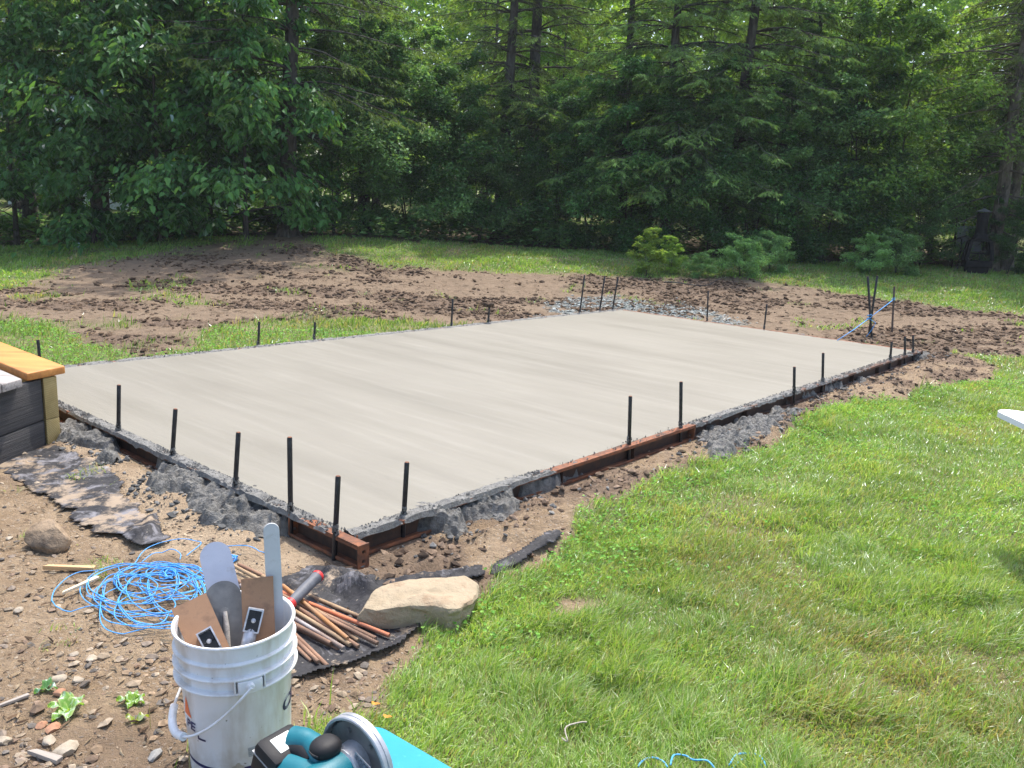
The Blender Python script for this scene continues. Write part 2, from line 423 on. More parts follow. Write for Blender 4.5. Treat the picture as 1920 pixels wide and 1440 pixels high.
# ------------------------------------------------------------------ ground
def axis(segs):
    out = [segs[0][0]]
    for a, b, st in segs:
        n = max(1, int(round((b - a) / st))); out += list(np.linspace(a, b, n + 1)[1:])
    return np.array(out)
gx = axis([(-150, -40, 10), (-40, -15, 1.5), (-15, -7, .2), (-7, -2.9, .06), (-2.9, 2.6, .0245), (2.6, 8.5, .055), (8.5, 16, .2), (16, 40, 1.5), (40, 150, 10)])
gy = axis([(-20, -2, 2), (-2, .9, .15), (.9, 5.2, .0245), (5.2, 9, .045), (9, 15, .075), (15, 24, .25), (24, 50, 1.2), (50, 200, 10)])
GX, GY = np.meshgrid(gx, gy)
mk = masks(GX.ravel(), GY.ravel()); Z = height(GX.ravel(), GY.ravel(), mk)
nx, ny = len(gx), len(gy)
V = np.stack([GX.ravel(), GY.ravel(), Z], -1)
ii = (np.arange(ny - 1)[:, None] * nx + np.arange(nx - 1)[None, :]).ravel()
F = np.stack([ii, ii + 1, ii + nx + 1, ii + nx], -1)
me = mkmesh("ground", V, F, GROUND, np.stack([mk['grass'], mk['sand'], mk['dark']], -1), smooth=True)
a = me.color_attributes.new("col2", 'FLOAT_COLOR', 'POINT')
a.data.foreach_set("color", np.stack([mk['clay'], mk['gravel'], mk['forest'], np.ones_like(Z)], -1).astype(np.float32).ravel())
ground = tag(link("ground", me), kind="structure")
exec_marks = {}
del exec_marks
# ------------------------------------------------------------------ concrete slab
def slab_mat():
    m, nt, bs = newmat("fresh_concrete")
    g = nt.nodes.new("ShaderNodeNewGeometry").outputs["Position"]
    mp = nt.nodes.new("ShaderNodeMapping"); ang = math.atan2(Vv[1], Vv[0])
    mp.vector_type = 'TEXTURE'; mp.inputs["Rotation"].default_value = (0, 0, ang); nt.links.new(g, mp.inputs[0])
    v = mp.outputs[0]                                         # x runs across the pad (screed direction), y along it
    def st(sx, sy, sc, det=4, lo=.35, hi=.65, rough=.55):
        q = nt.nodes.new("ShaderNodeMapping"); q.inputs["Scale"].default_value = (sx, sy, 1); nt.links.new(v, q.inputs[0])
        return noise(nt, q.outputs[0], sc, det, rough, 0, lo, hi)
    bands = st(.10, 1.0, 3.6, 5, .36, .64); lines = st(.07, 1.0, 15, 4, .50, .78); blot = st(.7, 1, .9, 3, .3, .7); fine = st(.6, 1, 26, 6, .3, .7)
    col = mixc(nt, blot, (.168, .154, .120), (.210, .194, .155))
    col = mixc(nt, math_(nt, 'MULTIPLY', bands, .42), col, (.240, .223, .182))
    col = mixc(nt, math_(nt, 'MULTIPLY', lines, .30), col, (.315, .297, .252))
    col = mixc(nt, math_(nt, 'MULTIPLY', fine, .20), col, (.18, .17, .148))
    nt.links.new(col, bs.inputs["Base Color"])
    r = nt.nodes.new("ShaderNodeMapRange"); nt.links.new(bands, r.inputs[0]); r.inputs[3].default_value = .50; r.inputs[4].default_value = .58
    nt.links.new(r.outputs[0], bs.inputs["Roughness"])
    bs.inputs["Specular IOR Level"].default_value = .45
    h = math_(nt, 'ADD', math_(nt, 'MULTIPLY', st(.45, 1.2, 34, 4, .2, .8), .5), math_(nt, 'MULTIPLY', st(.16, 1, 14, 3, .2, .8), .5))
    bump(nt, bs, h, .38, .005)
    return m
def slab_build():
    n, k = 200, 110
    s = np.linspace(0, 1, n); t = np.linspace(0, 1, k)
    Sg, Tg = np.meshgrid(s, t)
    P = (cN[None, :] * ((1 - Sg) * (1 - Tg)).ravel()[:, None] + cR[None, :] * (Sg * (1 - Tg)).ravel()[:, None] + cL[None, :] * ((1 - Sg) * Tg).ravel()[:, None] + cF[None, :] * (Sg * Tg).ravel()[:, None])
    a = P @ Uv; b = P @ Vv
    z = fbm(a, b * .15, .45, 61, 3) * .0015 + fbm(a, b * .3, .09, 62, 2) * .0011
    edge = np.minimum(np.minimum(Sg, 1 - Sg).ravel() * 7.2, np.minimum(Tg, 1 - Tg).ravel() * 3.7)
    z = z + (1 - sm(edge / .05)) * fbm(P[:, 0], P[:, 1], .05, 63, 2) * .004
    V = np.column_stack([P, z])
    i = (np.arange(k - 1)[:, None] * n + np.arange(n - 1)[None, :]).ravel()
    F = np.stack([i, i + 1, i + n + 1, i + n], -1)
    ring = list(range(0, n)) + [n * r + n - 1 for r in range(1, k)] + [n * (k - 1) + q for q in range(n - 2, -1, -1)] + [n * r for r in range(k - 2, 0, -1)]
    lo = V[ring].copy(); lo[:, 2] = -.13; n0 = len(V)
    V = np.concatenate([V, lo]); m_ = len(ring)
    side = np.array([[ring[q], n0 + q, n0 + (q + 1) % m_, ring[(q + 1) % m_]] for q in range(m_)])
    o = link("concrete_slab", mkmesh("concrete_slab", V, [F, side[:, ::-1]], slab_mat(), smooth=True)); sharp(o.data, 50)
    tag(o, "large freshly screeded wet concrete slab inside the steel forms", "concrete slab")
slab_build()

# ------------------------------------------------------------------ steel form rails (channels opening outward) and the mortar smeared on them
RUSTB = speck('brown_rusty_steel', (.135, .062, .034), (.085, .043, .027), 20, .75, .1, .5, 60, .002, c3=(.15, .145, .135), sc3=7, lo3=.48, hi3=.6)
def rail(A, B, out, label, ends=(True, True), stiff=.62, z1=.0015, hgt=.097, rm=None):
    rm = rm or RUST
    """A, B on the slab edge line; out = unit outward normal"""
    A = np.array([*A, 0.]); B = np.array([*B, 0.]); L = np.linalg.norm(B - A); x = (B - A) / L; y = np.array([*out, 0.])
    z = np.array([0, 0, 1.])
    if np.cross(x, y) @ z < 0: A, B = B, A; x = -x; ends = ends[::-1]
    M = frame(A, x, y, z)
    root = empty("steel_form_rail", (A + B) / 2 + [0, 0, z1 - hgt], label, "form rail", "rusty steel form rails round the slab")
    off = -np.array(root.location)
    Mo = M.copy(); Mo[:3, 3] += off
    w = .048; t = .006
    b = MB(); b.box((0, .0015, z1 - hgt + t), (L, .0015 + t, z1 - t), Mo); b.obj("web", RUST_SHADE, root)
    b = MB(); b.box((0, .0015, z1 - t), (L, w, z1), Mo, .002); b.box((0, w - t, z1 - .017), (L, w + .0012, z1 - t - .0005), Mo); b.obj("top_flange", rm, root)
    b = MB(); b.box((0, .0015, z1 - hgt), (L, w, z1 - hgt + t), Mo, .002); b.box((0, w - t, z1 - hgt + t + .0005), (L, w + .0012, z1 - hgt + .015), Mo); b.obj("bottom_flange", rm, root)
    k = max(1, int(L / stiff))
    for i in range(1, k):
        q = L * i / k
        b = MB(); b.box((q, .008, z1 - hgt + t + .001), (q + .005, w - t - .001, z1 - t - .001), Mo); b.obj("stiffener", RUST_SHADE, root)
    for e, on in ((0, ends[0]), (1, ends[1])):
        if not on: continue
        q0, q1 = (-.004, .003) if e == 0 else (L - .003, L + .004)
        b = MB(); y0, y1 = -.002, w + .003
        hs = [(z1 - hgt - .001, z1 - hgt + .022), (z1 - hgt + .036, z1 - .036), (z1 - .022, z1 + .001)]
        for a0, a1 in hs: b.box((q0, y0, a0), (q1, y1, a1), Mo)
        for a0, a1 in ((z1 - hgt + .022, z1 - hgt + .036), (z1 - .036, z1 - .022)):
            b.box((q0, y0, a0), (q1, .016, a1), Mo); b.box((q0, .032, a0), (q1, y1, a1), Mo)
        b.obj("end_plate", rm, root)
    return root
outR = np.array([Uv[1], -Uv[0]])      # outside the right-hand edge
outL = -np.array([1, 0]) * 0 - Uv      # outside the near-left edge
outL = np.array([-Vv[1], Vv[0]]); outL = outL if outL @ Uv < 0 else -outL
def on(A, B, p):                        # point of line A-B nearest p
    d = (B - A) / np.linalg.norm(B - A); return A + d * ((np.array(p) - A) @ d)
dR = (cR - cN) / np.linalg.norm(cR - cN); dL = (cL - cN) / np.linalg.norm(cL - cN)
dF = (cF - cR) / np.linalg.norm(cF - cR); dB = (cF - cL) / np.linalg.norm(cF - cL)
J1 = on(cN, cR, at_z(1305, 798)[:2]); J2 = on(cN, cR, at_z(1490, 738)[:2])
rail(cN + dR * .012, J1 - dR * .004, outR, "long rusty form rail on the right side, near end, orange past the mortar")
rail(J1 + dR * .008, J2 - dR * .004, outR, "grey crusted middle form rail along the right side of the slab", rm=RUSTB)
rail(J2 + dR * .008, cR + dR * .09, outR, "far form rail on the right side ending at the far right corner", rm=RUSTB)
K1 = on(cN, cL, at_z(540, 965)[:2]); K2 = on(cN, cL, at_z(309, 852)[:2])
rail(cN - dL * .13, K1 - dL * .004, outL, "short rusty form rail sticking out past the nearest slab corner")
rail(K1 + dL * .008, K2 - dL * .004, outL, "mortar crusted form rail in the middle of the near left side", ends=(False, False), rm=RUSTB)
rail(K2 + dL * .008, cL, outL, "form rail running behind the wooden deck on the near left side", ends=(False, True))
outB = np.array([-dB[1], dB[0]]); outF = np.array([dF[1], -dF[0]]); outF = outF if outF @ Uv > 0 else -outF
Lb = np.linalg.norm(cF - cL)
rail(cL, cL + dB * Lb / 2 - dB * .004, outB, "back left form rail nearest the deck beside the grass strip", ends=(False, False))
rail(cL + dB * Lb / 2 + dB * .008, cF, outB, "back left form rail running to the gravelly far corner", ends=(False, False))
rail(cR + dF * .012, cF, outF, "far end form rail below the dug soil", ends=(False, False))

def mortar_strip(A, B, out, cover, name, w0=-.025, w1=.053, seed=1):
    """rough mortar left on a rail; cover(s) 0..1 along it"""
    L = np.linalg.norm(B - A); d = (B - A) / L; n = int(L / .011); k = 13
    s = np.linspace(0, L, n); w = np.linspace(w0, w1, k)
    Sg, Wg = np.meshgrid(s, w); P = A[None, :] + Sg.ravel()[:, None] * d + Wg.ravel()[:, None] * out
    c = cover(Sg.ravel() / L)
    nz = fbm(P[:, 0], P[:, 1], .07, seed, 3); n2 = fbm(P[:, 0], P[:, 1], .02, seed + 5, 2)
    prof = sm((Wg.ravel() - w0) / .022) * (1 - .12 * sm((Wg.ravel() - w1 + .012) / .012))
    z = .0015 + (-.013 + c * .023 + nz * .012 + n2 * .008) * prof - (1 - prof) * .004
    z = np.where(Wg.ravel() > w1 - .001, -.006 - .022 * c * vn(P[:, 0] / .05, P[:, 1] / .05, seed + 9) ** 2, z)
    z = np.minimum(z, .012)
    V = np.column_stack([P, z]); i = (np.arange(k - 1)[:, None] * n + np.arange(n - 1)[None, :]).ravel()
    F = np.stack([i, i + 1, i + n + 1, i + n], -1)
    keep = (V[F][:, :, 2].max(1) > -.006) & ((V[F][:, :, 2].max(1) > .0005) | (np.take(Wg.ravel(), F).mean(1) < .0))
    if np.cross([*d, 0], [*out, 0])[2] < 0: F = F[:, ::-1]
    tag(link(name, mkmesh(name, V, F[keep], MORTAR, smooth=False)), "rough grey mortar crust smeared along the top of the forms", "mortar", kind="stuff")
def step(x, a, b, w=.02): return sm((x - a) / w + .5) * (1 - sm((x - b) / w + .5))
_lr = np.linalg.norm(cR - cN)
def fr(p): return ((at_z(*p)[:2] - cN) @ dR) / _lr
c1, c2, c3, c4 = fr((1040, 880)), fr((1305, 798)), fr((1490, 738)), fr((1560, 712))
mortar_strip(cN, cR, outR, lambda s: .95 * step(s, -.1, c1 * .9) + .72 * step(s, c1 * .9, c1) + .10 * step(s, c1, c2) + .78 * step(s, c2, c3) + .62 * step(s, c3, c4) + .35 * step(s, c4, 1.1), "mortar_crust", seed=71)
mortar_strip(cN - dL * .0, cL, outL, lambda s: .45 * step(s, -.1, .05) + .7 * step(s, .05, .12) + .93 * step(s, .12, .62) + .72 * step(s, .62, .78) + .85 * step(s, .78, 1.1), "mortar_crust", seed=72)
mortar_strip(cL, cF, outB, lambda s: .85 + s * 0, "mortar_crust", seed=73)

def rail_crumbs(A, B, out, n, cover, seed):
    rg_ = np.random.default_rng(seed); L = np.linalg.norm(B - A); d = (B - A) / L
    s_ = rg_.uniform(0, 1, n); w = rg_.uniform(-.016, .044, n); ok = rg_.random(n) < cover(s_) * (.25 + .75 * vn(s_ * L / .06, s_ * 0, seed)); s_, w = s_[ok], w[ok]; n = len(s_)
    P = A[None, :] + (s_ * L)[:, None] * d + w[:, None] * out; r_ = .0015 + .006 * rg_.random(n) ** 3
    T_0 = np.array([[1, 0, 0], [-.5, .87, 0], [-.5, -.87, 0], [0, 0, 1.], [0, 0, -1.]]); V = T_0[None] * (1 + rg_.uniform(-.35, .35, (n, 5, 3))) * r_[:, None, None]
    V = V + np.column_stack([P, .004 + .006 * rg_.random(n) * (w > -.01)])[:, None, :]
    F = np.array([[0, 1, 3], [1, 2, 3], [2, 0, 3], [1, 0, 4], [2, 1, 4], [0, 2, 4]]); FF = (F[None] + (np.arange(n) * 5)[:, None, None]).reshape(-1, 3)
    tag(link("mortar_grit", mkmesh("mortar_grit", V.reshape(-1, 3), FF, MORTAR)), "gritty bits of mortar stuck on the form tops", "mortar", kind="stuff")
rail_crumbs(cN, cR, outR, 9000, lambda s: step(s, -.1, c1 * .95) + .12 * step(s, c1, c2) + .6 * step(s, c2, 1.1), 501)
rail_crumbs(cN, cL, outL, 6500, lambda s: .5 * step(s, -.1, .08) + step(s, .08, 1.1), 502)
rail_crumbs(cL, cF, outB, 5000, lambda s: s * 0 + .8, 503)
# ------------------------------------------------------------------ steel pins (form stakes)
def pin(bot, top, r, label, deep=.25, group="steel pins holding the forms", Yd=None, base_z=0., mat=STEEL):
    if Yd is None: B = at_z(bot[0], bot[1], base_z)
    else: B = np.array(Yd)
    T = at_y(top[0], top[1], B[1]); d = nrm(T - B); L = np.linalg.norm(T - B)
    b = MB(); P = [B - d * deep, B + d * L * .4, B + d * (L - .003), B + d * L]
    P = [p - B for p in P]
    b.tube(P, [r, r, r, r * .85], 10)
    root = b.obj("steel_pin", mat, None, auto=40, loc=B)
    b = MB(); b.tube([T - B + d * .0004, T - B + d * .0016], [r * .84, r * .8], 10); b.obj('cut_end', RUST, root)
    if base_z is not None and Yd is not None and group.startswith('steel'):
        b = MB(); rg_ = np.random.default_rng(int(abs(B[0] * 977 + B[1] * 131)) ); ang_ = rg_.uniform(0, 6.28, 26); hh_ = rg_.uniform(.0, .09, 26) ** 1.3
        for q in range(26):
            c_ = np.array([math.cos(ang_[q]) * r, math.sin(ang_[q]) * r, 0]) + d * (hh_[q] + .004); s0 = rg_.uniform(.0015, .0045); b.box(c_ - s0, c_ + s0 * np.array([1, 1, 1.6]))
        b.obj('mortar_splash', MORTAR, root)
    tag(root, label, "steel pin", group)
    return root
PR = .0105
pins = [((224, 809), (223, 722), "form pin on the near left side nearest the wooden deck"),
 ((325, 857), (329, 767), "second form pin from the deck on the near left side"),
 ((443, 913), (447, 811), "third form pin from the deck, above the biggest mortar heap"),
 ((547, 963), (543, 820), "tallest form pin in front, at the joint of two near rails"),
 ((631, 1003), (634, 893), "form pin at the nearest slab corner, by the rail end"),
 ((755.6, 967.5), (763, 867), "first form pin on the right side, leaning slightly right"),
 ((1178, 833), (1182, 743), "form pin at the start of the clean orange rail stretch"),
 ((1274.5, 802), (1277, 716), "taller form pin where the clean orange rail ends"),
 ((1487.5, 737), (1489.5, 688), "short form pin at the middle joint on the right side"),
 ((1541, 717), (1543.5, 662), "form pin just past the middle joint on the right side"),
 ((1668, 675), (1672, 640), "leaning short pin, first of three at the far right corner"),
 ((1695.5, 666), (1697, 630), "middle pin of the three at the far right corner"),
 ((1711, 661), (1712, 628), "last pin at the tip of the far right corner"),
 ((75, 694), (71, 637), "short pin seen over the orange deck board"),
 ((485, 649), (486, 603), "pin on the back left side in front of the grass strip"),
 ((590, 637), (590.5, 604), "shorter pin on the back left side before taller grass"),
 ((847, 612), (849, 560), "tall pin midway on the back left side against bare soil"),
 ((916, 605), (918, 573), "short pin on the back left side with a soil clod on top"),
 ((1088, 586), (1096, 516), "first tall leaning pin before the far corner gravel"),
 ((1125, 583), (1134, 518), "middle one of the three tall pins at the far corner"),
 ((1149, 581), (1159, 519), "third tall pin, nearest the far slab corner"),
 ((1325, 602), (1328, 545), "thin pin on the far end beside the gravel"),
 ((1432, 617), (1438, 570), "leaning thin pin on the far end beside grey splashes")]
for i, (b_, t_, l_) in enumerate(pins):
    o = PR if i < 5 else PR
    B = at_z(*b_)
    off = outL * .018 if i < 5 else (outR * .018 if i < 13 else (outB * .02 if i < 21 else outF * .03))
    if i == 13: B = at_z(77, 694)
    pin(b_, t_, PR if i not in (21, 22) else .0095, l_, Yd=[B[0] + off[0] * .3, B[1] + off[1] * .3, 0.])
q1 = gz(1634, 637); q2 = gz(1633, 634); q3 = gz(1672, 625)
pin(None, (1627, 518), .013, "left one of two crossed tall stakes in the soil, holding blue string", Yd=q1, group="tall stakes in the soil")
pin(None, (1645, 517), .013, "right one of two crossed tall stakes, leaning to the right", Yd=q2 + [0.02, .12, 0], group="tall stakes in the soil")
pin(None, (1677, 537), .012, "tall brownish stake with the far end of the blue string", Yd=q3, group="tall stakes in the soil",
    mat=speck("brown_stake_steel", (.06, .045, .038), (.11, .08, .065), 30, .7, .1, 0))

# soil clod on the short pin
def lump(name, c, rad, sq, mat, label, cat, seed=0, sub=3, rough=.25, group=None, kind=None, cut=None, facet=False, rot=0., sc=1.0):
    import bmesh
    bm = bmesh.new(); bmesh.ops.create_icosphere(bm, subdivisions=sub, radius=1)
    P = np.array([v.co[:] for v in bm.verts]); rg = np.random.default_rng(seed)
    if facet:
        for _ in range(cut or 9):
            n = nrm(rg.normal(size=3)); h = rg.uniform(.55, .85)
            dd = P @ n - h; P = P - np.maximum(dd, 0)[:, None] * n * .93
    nn = fbm(P[:, 0] * 2 + P[:, 2], P[:, 1] * 2 - P[:, 2] * .7, 1.1 / sc, seed, 4) * rough + fbm(P[:, 0] * 2 - P[:, 2] * 1.3, P[:, 2] * 2 + P[:, 1], .9 / sc, seed + 3, 4) * rough
    P = P * (1 + nn)[:, None]
    P = P * np.array(rad) * np.array([1, 1, sq])
    P = xf(P, Mz((0, 0, 0), rot))
    F = np.array([[v.index for v in f.verts] for f in bm.faces]); bm.free()
    o = link(name, mkmesh(name, P, F, mat, smooth=True), None, c); sharp(o.data, 35)
    return tag(o, label, cat, group, kind)
SOIL = speck("dark_soil", (.055, .038, .027), (.12, .083, .056), 30, .95, bmp=1, bsc=60, bd=.01, spec=.15)
pc = at_y(915, 571, at_z(916, 605)[1])
lump("soil_clod", pc, (.07, .05, .03), 1, SOIL, "dark clod of soil stuck on top of a short pin", "soil clod", 3, 3, .3)

# ------------------------------------------------------------------ spilled concrete heaps beside the forms
def conform(poly, step_, zf, name, mat, label, cat, smooth=True, kind=None, jitter=.0, group=None, thick=0, edge_keep=0.0, col=None):
    poly = np.array(poly); lo = poly.min(0) - .02; hi = poly.max(0) + .02
    xs = np.arange(lo[0], hi[0], step_); ys = np.arange(lo[1], hi[1], step_)
    X, Y = np.meshgrid(xs, ys); X = X.ravel(); Y = Y.ravel()
    sd_ = seg_dist(X, Y, poly) + fbm(X, Y, .12, 91, 3) * jitter
    Zv = zf(X, Y, sd_)
    n = len(xs); k = len(ys)
    i = (np.arange(k - 1)[:, None] * n + np.arange(n - 1)[None, :]).ravel()
    F = np.stack([i, i + 1, i + n + 1, i + n], -1)
    F = F[(sd_[F].max(1) > -edge_keep)]
    used = np.unique(F); rm = np.full(len(X), -1); rm[used] = np.arange(len(used))
    V = np.column_stack([X, Y, Zv])[used]; F = rm[F]
    c = V.mean(0); V = V - c
    me = mkmesh(name, V, F, mat, smooth=smooth)
    o = link(name, me, None, c)
    if thick:
        s_ = o.modifiers.new("t", 'SOLIDIFY'); s_.thickness = thick; s_.offset = 0
    return tag(o, label, cat, group, kind)
HEAPS = []
def heap(pts, h, label, seed, cap=-.012):
    poly = gpoly(pts); HEAPS.append(poly)
    def zf(X, Y, s):
        g = height(X, Y); ds = -seg_dist(X, Y, SLAB)
        bil = lambda sc, k: 1 - 2 * np.abs(fbm(X + fbm(X, Y, sc, seed + 30 + k, 2) * sc * .5, Y, sc, seed + k, 3))
        rise = sm((s + .01) / .07)
        z = g - .012 + rise * (h * .45 + .034 * bil(.12, 0) * (.5 + h * 8) + .020 * bil(.045, 5) + .010 * fbm(X, Y, .020, seed + 11, 2) + .002)
        z = z + sm((.13 - ds) / .12) * rise * h * .8
        lim = cap - .004 + .014 * bil(.05, 7)
        z = np.where(z > lim - .02, lim - .02 + .02 * np.tanh((z - lim + .02) / .02), z)
        return np.where(s > -.05, z, g - .03)
    conform(poly, .0078, zf, "concrete_spill", SPILL, label, "spilled concrete", smooth=False, jitter=.10, group="wet concrete spilled over the forms", edge_keep=.02)
heap([(112, 800), (150, 808), (200, 822), (225, 845), (215, 868), (185, 868), (180, 850), (140, 838), (112, 822)], .045, "grey concrete lump on the sand right next to the deck post", 101)
heap([(300, 860), (345, 885), (420, 910), (480, 935), (540, 962), (560, 985), (520, 1010), (450, 992), (380, 970), (330, 930), (285, 928), (262, 905), (290, 890)], .055, "largest dark concrete heap below the near left form rail", 102, cap=-.002)
heap([(700, 1010), (760, 985), (800, 960), (860, 938), (935, 925), (968, 918), (965, 955), (930, 975), (880, 985), (872, 1004), (820, 1012), (775, 1004), (745, 1012), (728, 1022), (705, 1022)], .06, "large concrete heap below the right form, nearest the slab corner", 103, cap=-.002)
heap([(1000, 895), (1060, 880), (1095, 870), (1096, 892), (1050, 912), (1010, 926), (975, 945), (960, 925)], .045, "small concrete heap between the big heap and the clean orange rail", 104)
heap([(1315, 808), (1380, 795), (1445, 778), (1490, 770), (1470, 800), (1420, 818), (1400, 830), (1360, 845), (1330, 838), (1300, 822)], .02, "flat pale splash of concrete below the middle right rail", 105)
heap([(1328, 850), (1350, 838), (1378, 848), (1375, 862), (1345, 868)], .045, "dark round lump of concrete at the grass edge", 106)
heap([(1492, 745), (1540, 730), (1590, 716), (1625, 706), (1620, 716), (1570, 735), (1530, 745), (1500, 756)], .03, "row of concrete dribbles under the far right rail", 107)
heap([(1712, 668), (1730, 664), (1745, 670), (1735, 678), (1715, 678)], .04, "small blue grey spill at the far right corner", 108)

# ------------------------------------------------------------------ landscape fabric
def fabric_mat(name, dirt_amt, pale=(.22, .215, .23), tan=(.30, .23, .16)):
    m, nt, bs = newmat(name); v = nt.nodes.new("ShaderNodeNewGeometry").outputs["Position"]
    col = mixc(nt, noise(nt, v, 60, 3), (.011, .011, .013), (.028, .027, .03))
    col = mixc(nt, math_(nt, 'MULTIPLY', noise(nt, v, 9, 6, .7, .6, .60 - dirt_amt * .10, .74 - dirt_amt * .10), .8), col, pale)
    col = mixc(nt, math_(nt, 'MULTIPLY', noise(nt, v, 5, 7, .75, 0, .64 - dirt_amt * .12, .7 - dirt_amt * .1), .9), col, tan)
    col = mixc(nt, noise(nt, v, 90, 2, .5, 0, .70, .74), col, (.3, .27, .22))
    nt.links.new(col, bs.inputs["Base Color"]); bs.inputs["Roughness"].default_value = .72; bs.inputs["Specular IOR Level"].default_value = .35
    bump(nt, bs, noise(nt, v, 14, 6, .6, .5, .2, .8), .6, .012)
    return m
FAB1 = fabric_mat("dirty_fabric", 1.0); FAB2 = fabric_mat("black_fabric", 0.42)
poly = gpoly([(0, 852), (60, 846), (95, 842), (150, 850), (185, 880), (215, 905), (232, 935), (262, 962), (290, 985), (250, 998), (200, 1000), (168, 985), (140, 958), (110, 945), (60, 915), (30, 895), (0, 880)])
def zf1(X, Y, s):
    w = np.abs(fbm(X * .7 + Y * .7, Y * .8, .14, 111, 2)) * .018 + fbm(X, Y, .04, 112, 2) * .003
    return base(X, Y) + .010 + w * sm((s + .02) / .10)
conform(poly, .013, zf1, "landscape_fabric", FAB1, "crumpled black landscape fabric smeared with mud in front of the deck", "landscape fabric", jitter=.05, thick=.002)
poly = gpoly([(238, 1010), (262, 985), (292, 962), (305, 985), (300, 1005), (330, 1012), (300, 1022), (260, 1022)])
conform(poly, .009, lambda X, Y, s: base(X, Y) + .014 + sm((s + .01) / .07) * .05 * vn(X / .08, Y / .08, 115) + fbm(X, Y, .05, 114, 2) * .008, "plastic_scrap", FAB1, "torn folded scrap of grey plastic lying on sand behind the blue string", "plastic scrap", jitter=.03, thick=.002)
poly = gpoly([(520, 1100), (545, 1090), (590, 1075), (660, 1078), (700, 1092), (720, 1100), (900, 1070), (905, 1085), (800, 1130), (800, 1165), (745, 1215), (640, 1258), (560, 1278), (520, 1290), (480, 1240)])
def zf2(X, Y, s):
    # flat where the bars lie, puffed into folds towards the slab
    far = sm(((Y - 2.46) + X * .15) / .16)
    w = (np.abs(fbm(X * .8 + Y * .8, Y * .7 - X * .3, .13, 121, 3)) * .085 + .012 * (1 - 2 * np.abs(fbm(X + Y, Y * .6 - X * .6, .05, 124, 2)))) * far + .004 * fbm(X, Y, .09, 122, 2)
    return base(X, Y) + .014 + w * sm((s + .02) / .08) + .010 * sm((.03 - s) / .03)
conform(poly, .0115, zf2, "landscape_fabric", FAB2, "black landscape fabric under the rebar pile, folded towards the slab", "landscape fabric", jitter=.025, thick=.002)
poly = gpoly([(920, 1068), (960, 1045), (1000, 1018), (1030, 1005), (1048, 1003), (1040, 1016), (1010, 1035), (960, 1062), (925, 1080)])
conform(poly, .01, lambda X, Y, s: base(X, Y) + .012 + sm((s + .01) / .04) * .012 * (.3 + vn(X / .05, Y / .05, 131)), "landscape_fabric", FAB2, "narrow strip of black fabric poking out of the soil at the lawn edge", "landscape fabric", jitter=.02, thick=.002)

# ------------------------------------------------------------------ stones
ROCK1 = speck("pale_limestone", (.30, .24, .16), (.40, .33, .23), 9, .9, bmp=.8, bsc=22, bd=.01, c3=(.27, .195, .125), sc3=9, lo3=.5, hi3=.66, spec=.2)
ROCK2 = speck("brown_stone", (.22, .16, .105), (.40, .30, .20), 9, .9, bmp=.8, bsc=20, bd=.012, c3=(.13, .10, .075), sc3=5, lo3=.48, hi3=.66, spec=.2)
def slab_stone():
    # outline of the top face and of the foot, laid out from the photograph, real thickness
    top = [(672, 1136), (690, 1112), (712, 1099), (760, 1092), (820, 1084), (872, 1080), (895, 1088), (897, 1102), (885, 1122), (862, 1138), (840, 1142), (812, 1136), (770, 1136), (730, 1141), (700, 1141)]
    P = np.array([at_z(x, y, -.012) for x, y in top]); c = P.mean(0)
    P[:, 2] += np.array([-.012, -.004, 0, .004, .006, .002, -.006, -.012, -.01, -.006, -.004, -.004, -.006, -.006, -.012])
    n = len(P); V = []; rings = []
    import bmesh
    for sc, z in ((.0, .012), (.45, .012), (.8, .008), (.96, .002), (1.0, -.008), (1.01, -.03), (.97, -.055), (.88, -.11)):
        R_ = []
        for p in P:
            q = c + (p - c) * sc; q = q.copy(); q[2] = (p[2] if sc > .5 else c[2] * .5 + p[2] * .5) + z
            R_.append(q)
        rings.append(np.array(R_))
    # resample each ring to a smooth, denser loop
    m_ = 72; out = []
    for r_ in rings:
        t = np.linspace(0, n, m_, endpoint=False); i = np.floor(t).astype(int); f = (t - i)[:, None]
        out.append(r_[i % n] * (1 - f) + r_[(i + 1) % n] * f)
    # densify between rings
    dense = [out[0]]
    for a, b in zip(out[:-1], out[1:]):
        for q in (.25, .5, .75, 1.0): dense.append(a * (1 - q) + b * q)
    D = np.array(dense); k = len(D); V = D.reshape(-1, 3)
    nrm_ = V - c; 
    disp = fbm(V[:, 0] * 1.2 + V[:, 2] * 2, V[:, 1] * 1.2 - V[:, 2] * 2, .09, 141, 4) * .016 + fbm(V[:, 0] + V[:, 2], V[:, 1] - V[:, 2] * 1.5, .03, 142, 2) * .006
    V = V + (nrm_ / (np.linalg.norm(nrm_, axis=1)[:, None] + 1e-6)) * disp[:, None] * np.where(V[:, 2] < .03, 1.0, .35)[:, None]
    V[:, 2] += fbm(V[:, 0], V[:, 1], .1, 143, 3) * .008
    i = np.arange(k - 1)[:, None] * m_; j = np.arange(m_)[None, :]; j2 = (j + 1) % m_
    F = np.stack([i + j, i + j2, i + m_ + j2, i + m_ + j], -1).reshape(-1, 4)
    V[:m_] = V[:m_].mean(0)
    o = link("flat_stone", mkmesh("flat_stone", V - c, F, ROCK1, smooth=True), None, c)
    import bmesh as bm_
    b = bm_.new(); b.from_mesh(o.data); bm_.ops.remove_doubles(b, verts=b.verts, dist=.0005); bm_.ops.recalc_face_normals(b, faces=b.faces); b.to_mesh(o.data); b.free()
    sharp(o.data, 40)
    tag(o, "big pale flat stone slab lying between the rebar pile and the lawn", "stone")
slab_stone()
p = gz(82, 1028)
lump("round_stone", p + [0, .03, .035], (.088, .08, .078), .95, ROCK2, "rounded brown rock sitting on the dirt near the deck", "stone", 22, 4, .07, facet=True, cut=12)
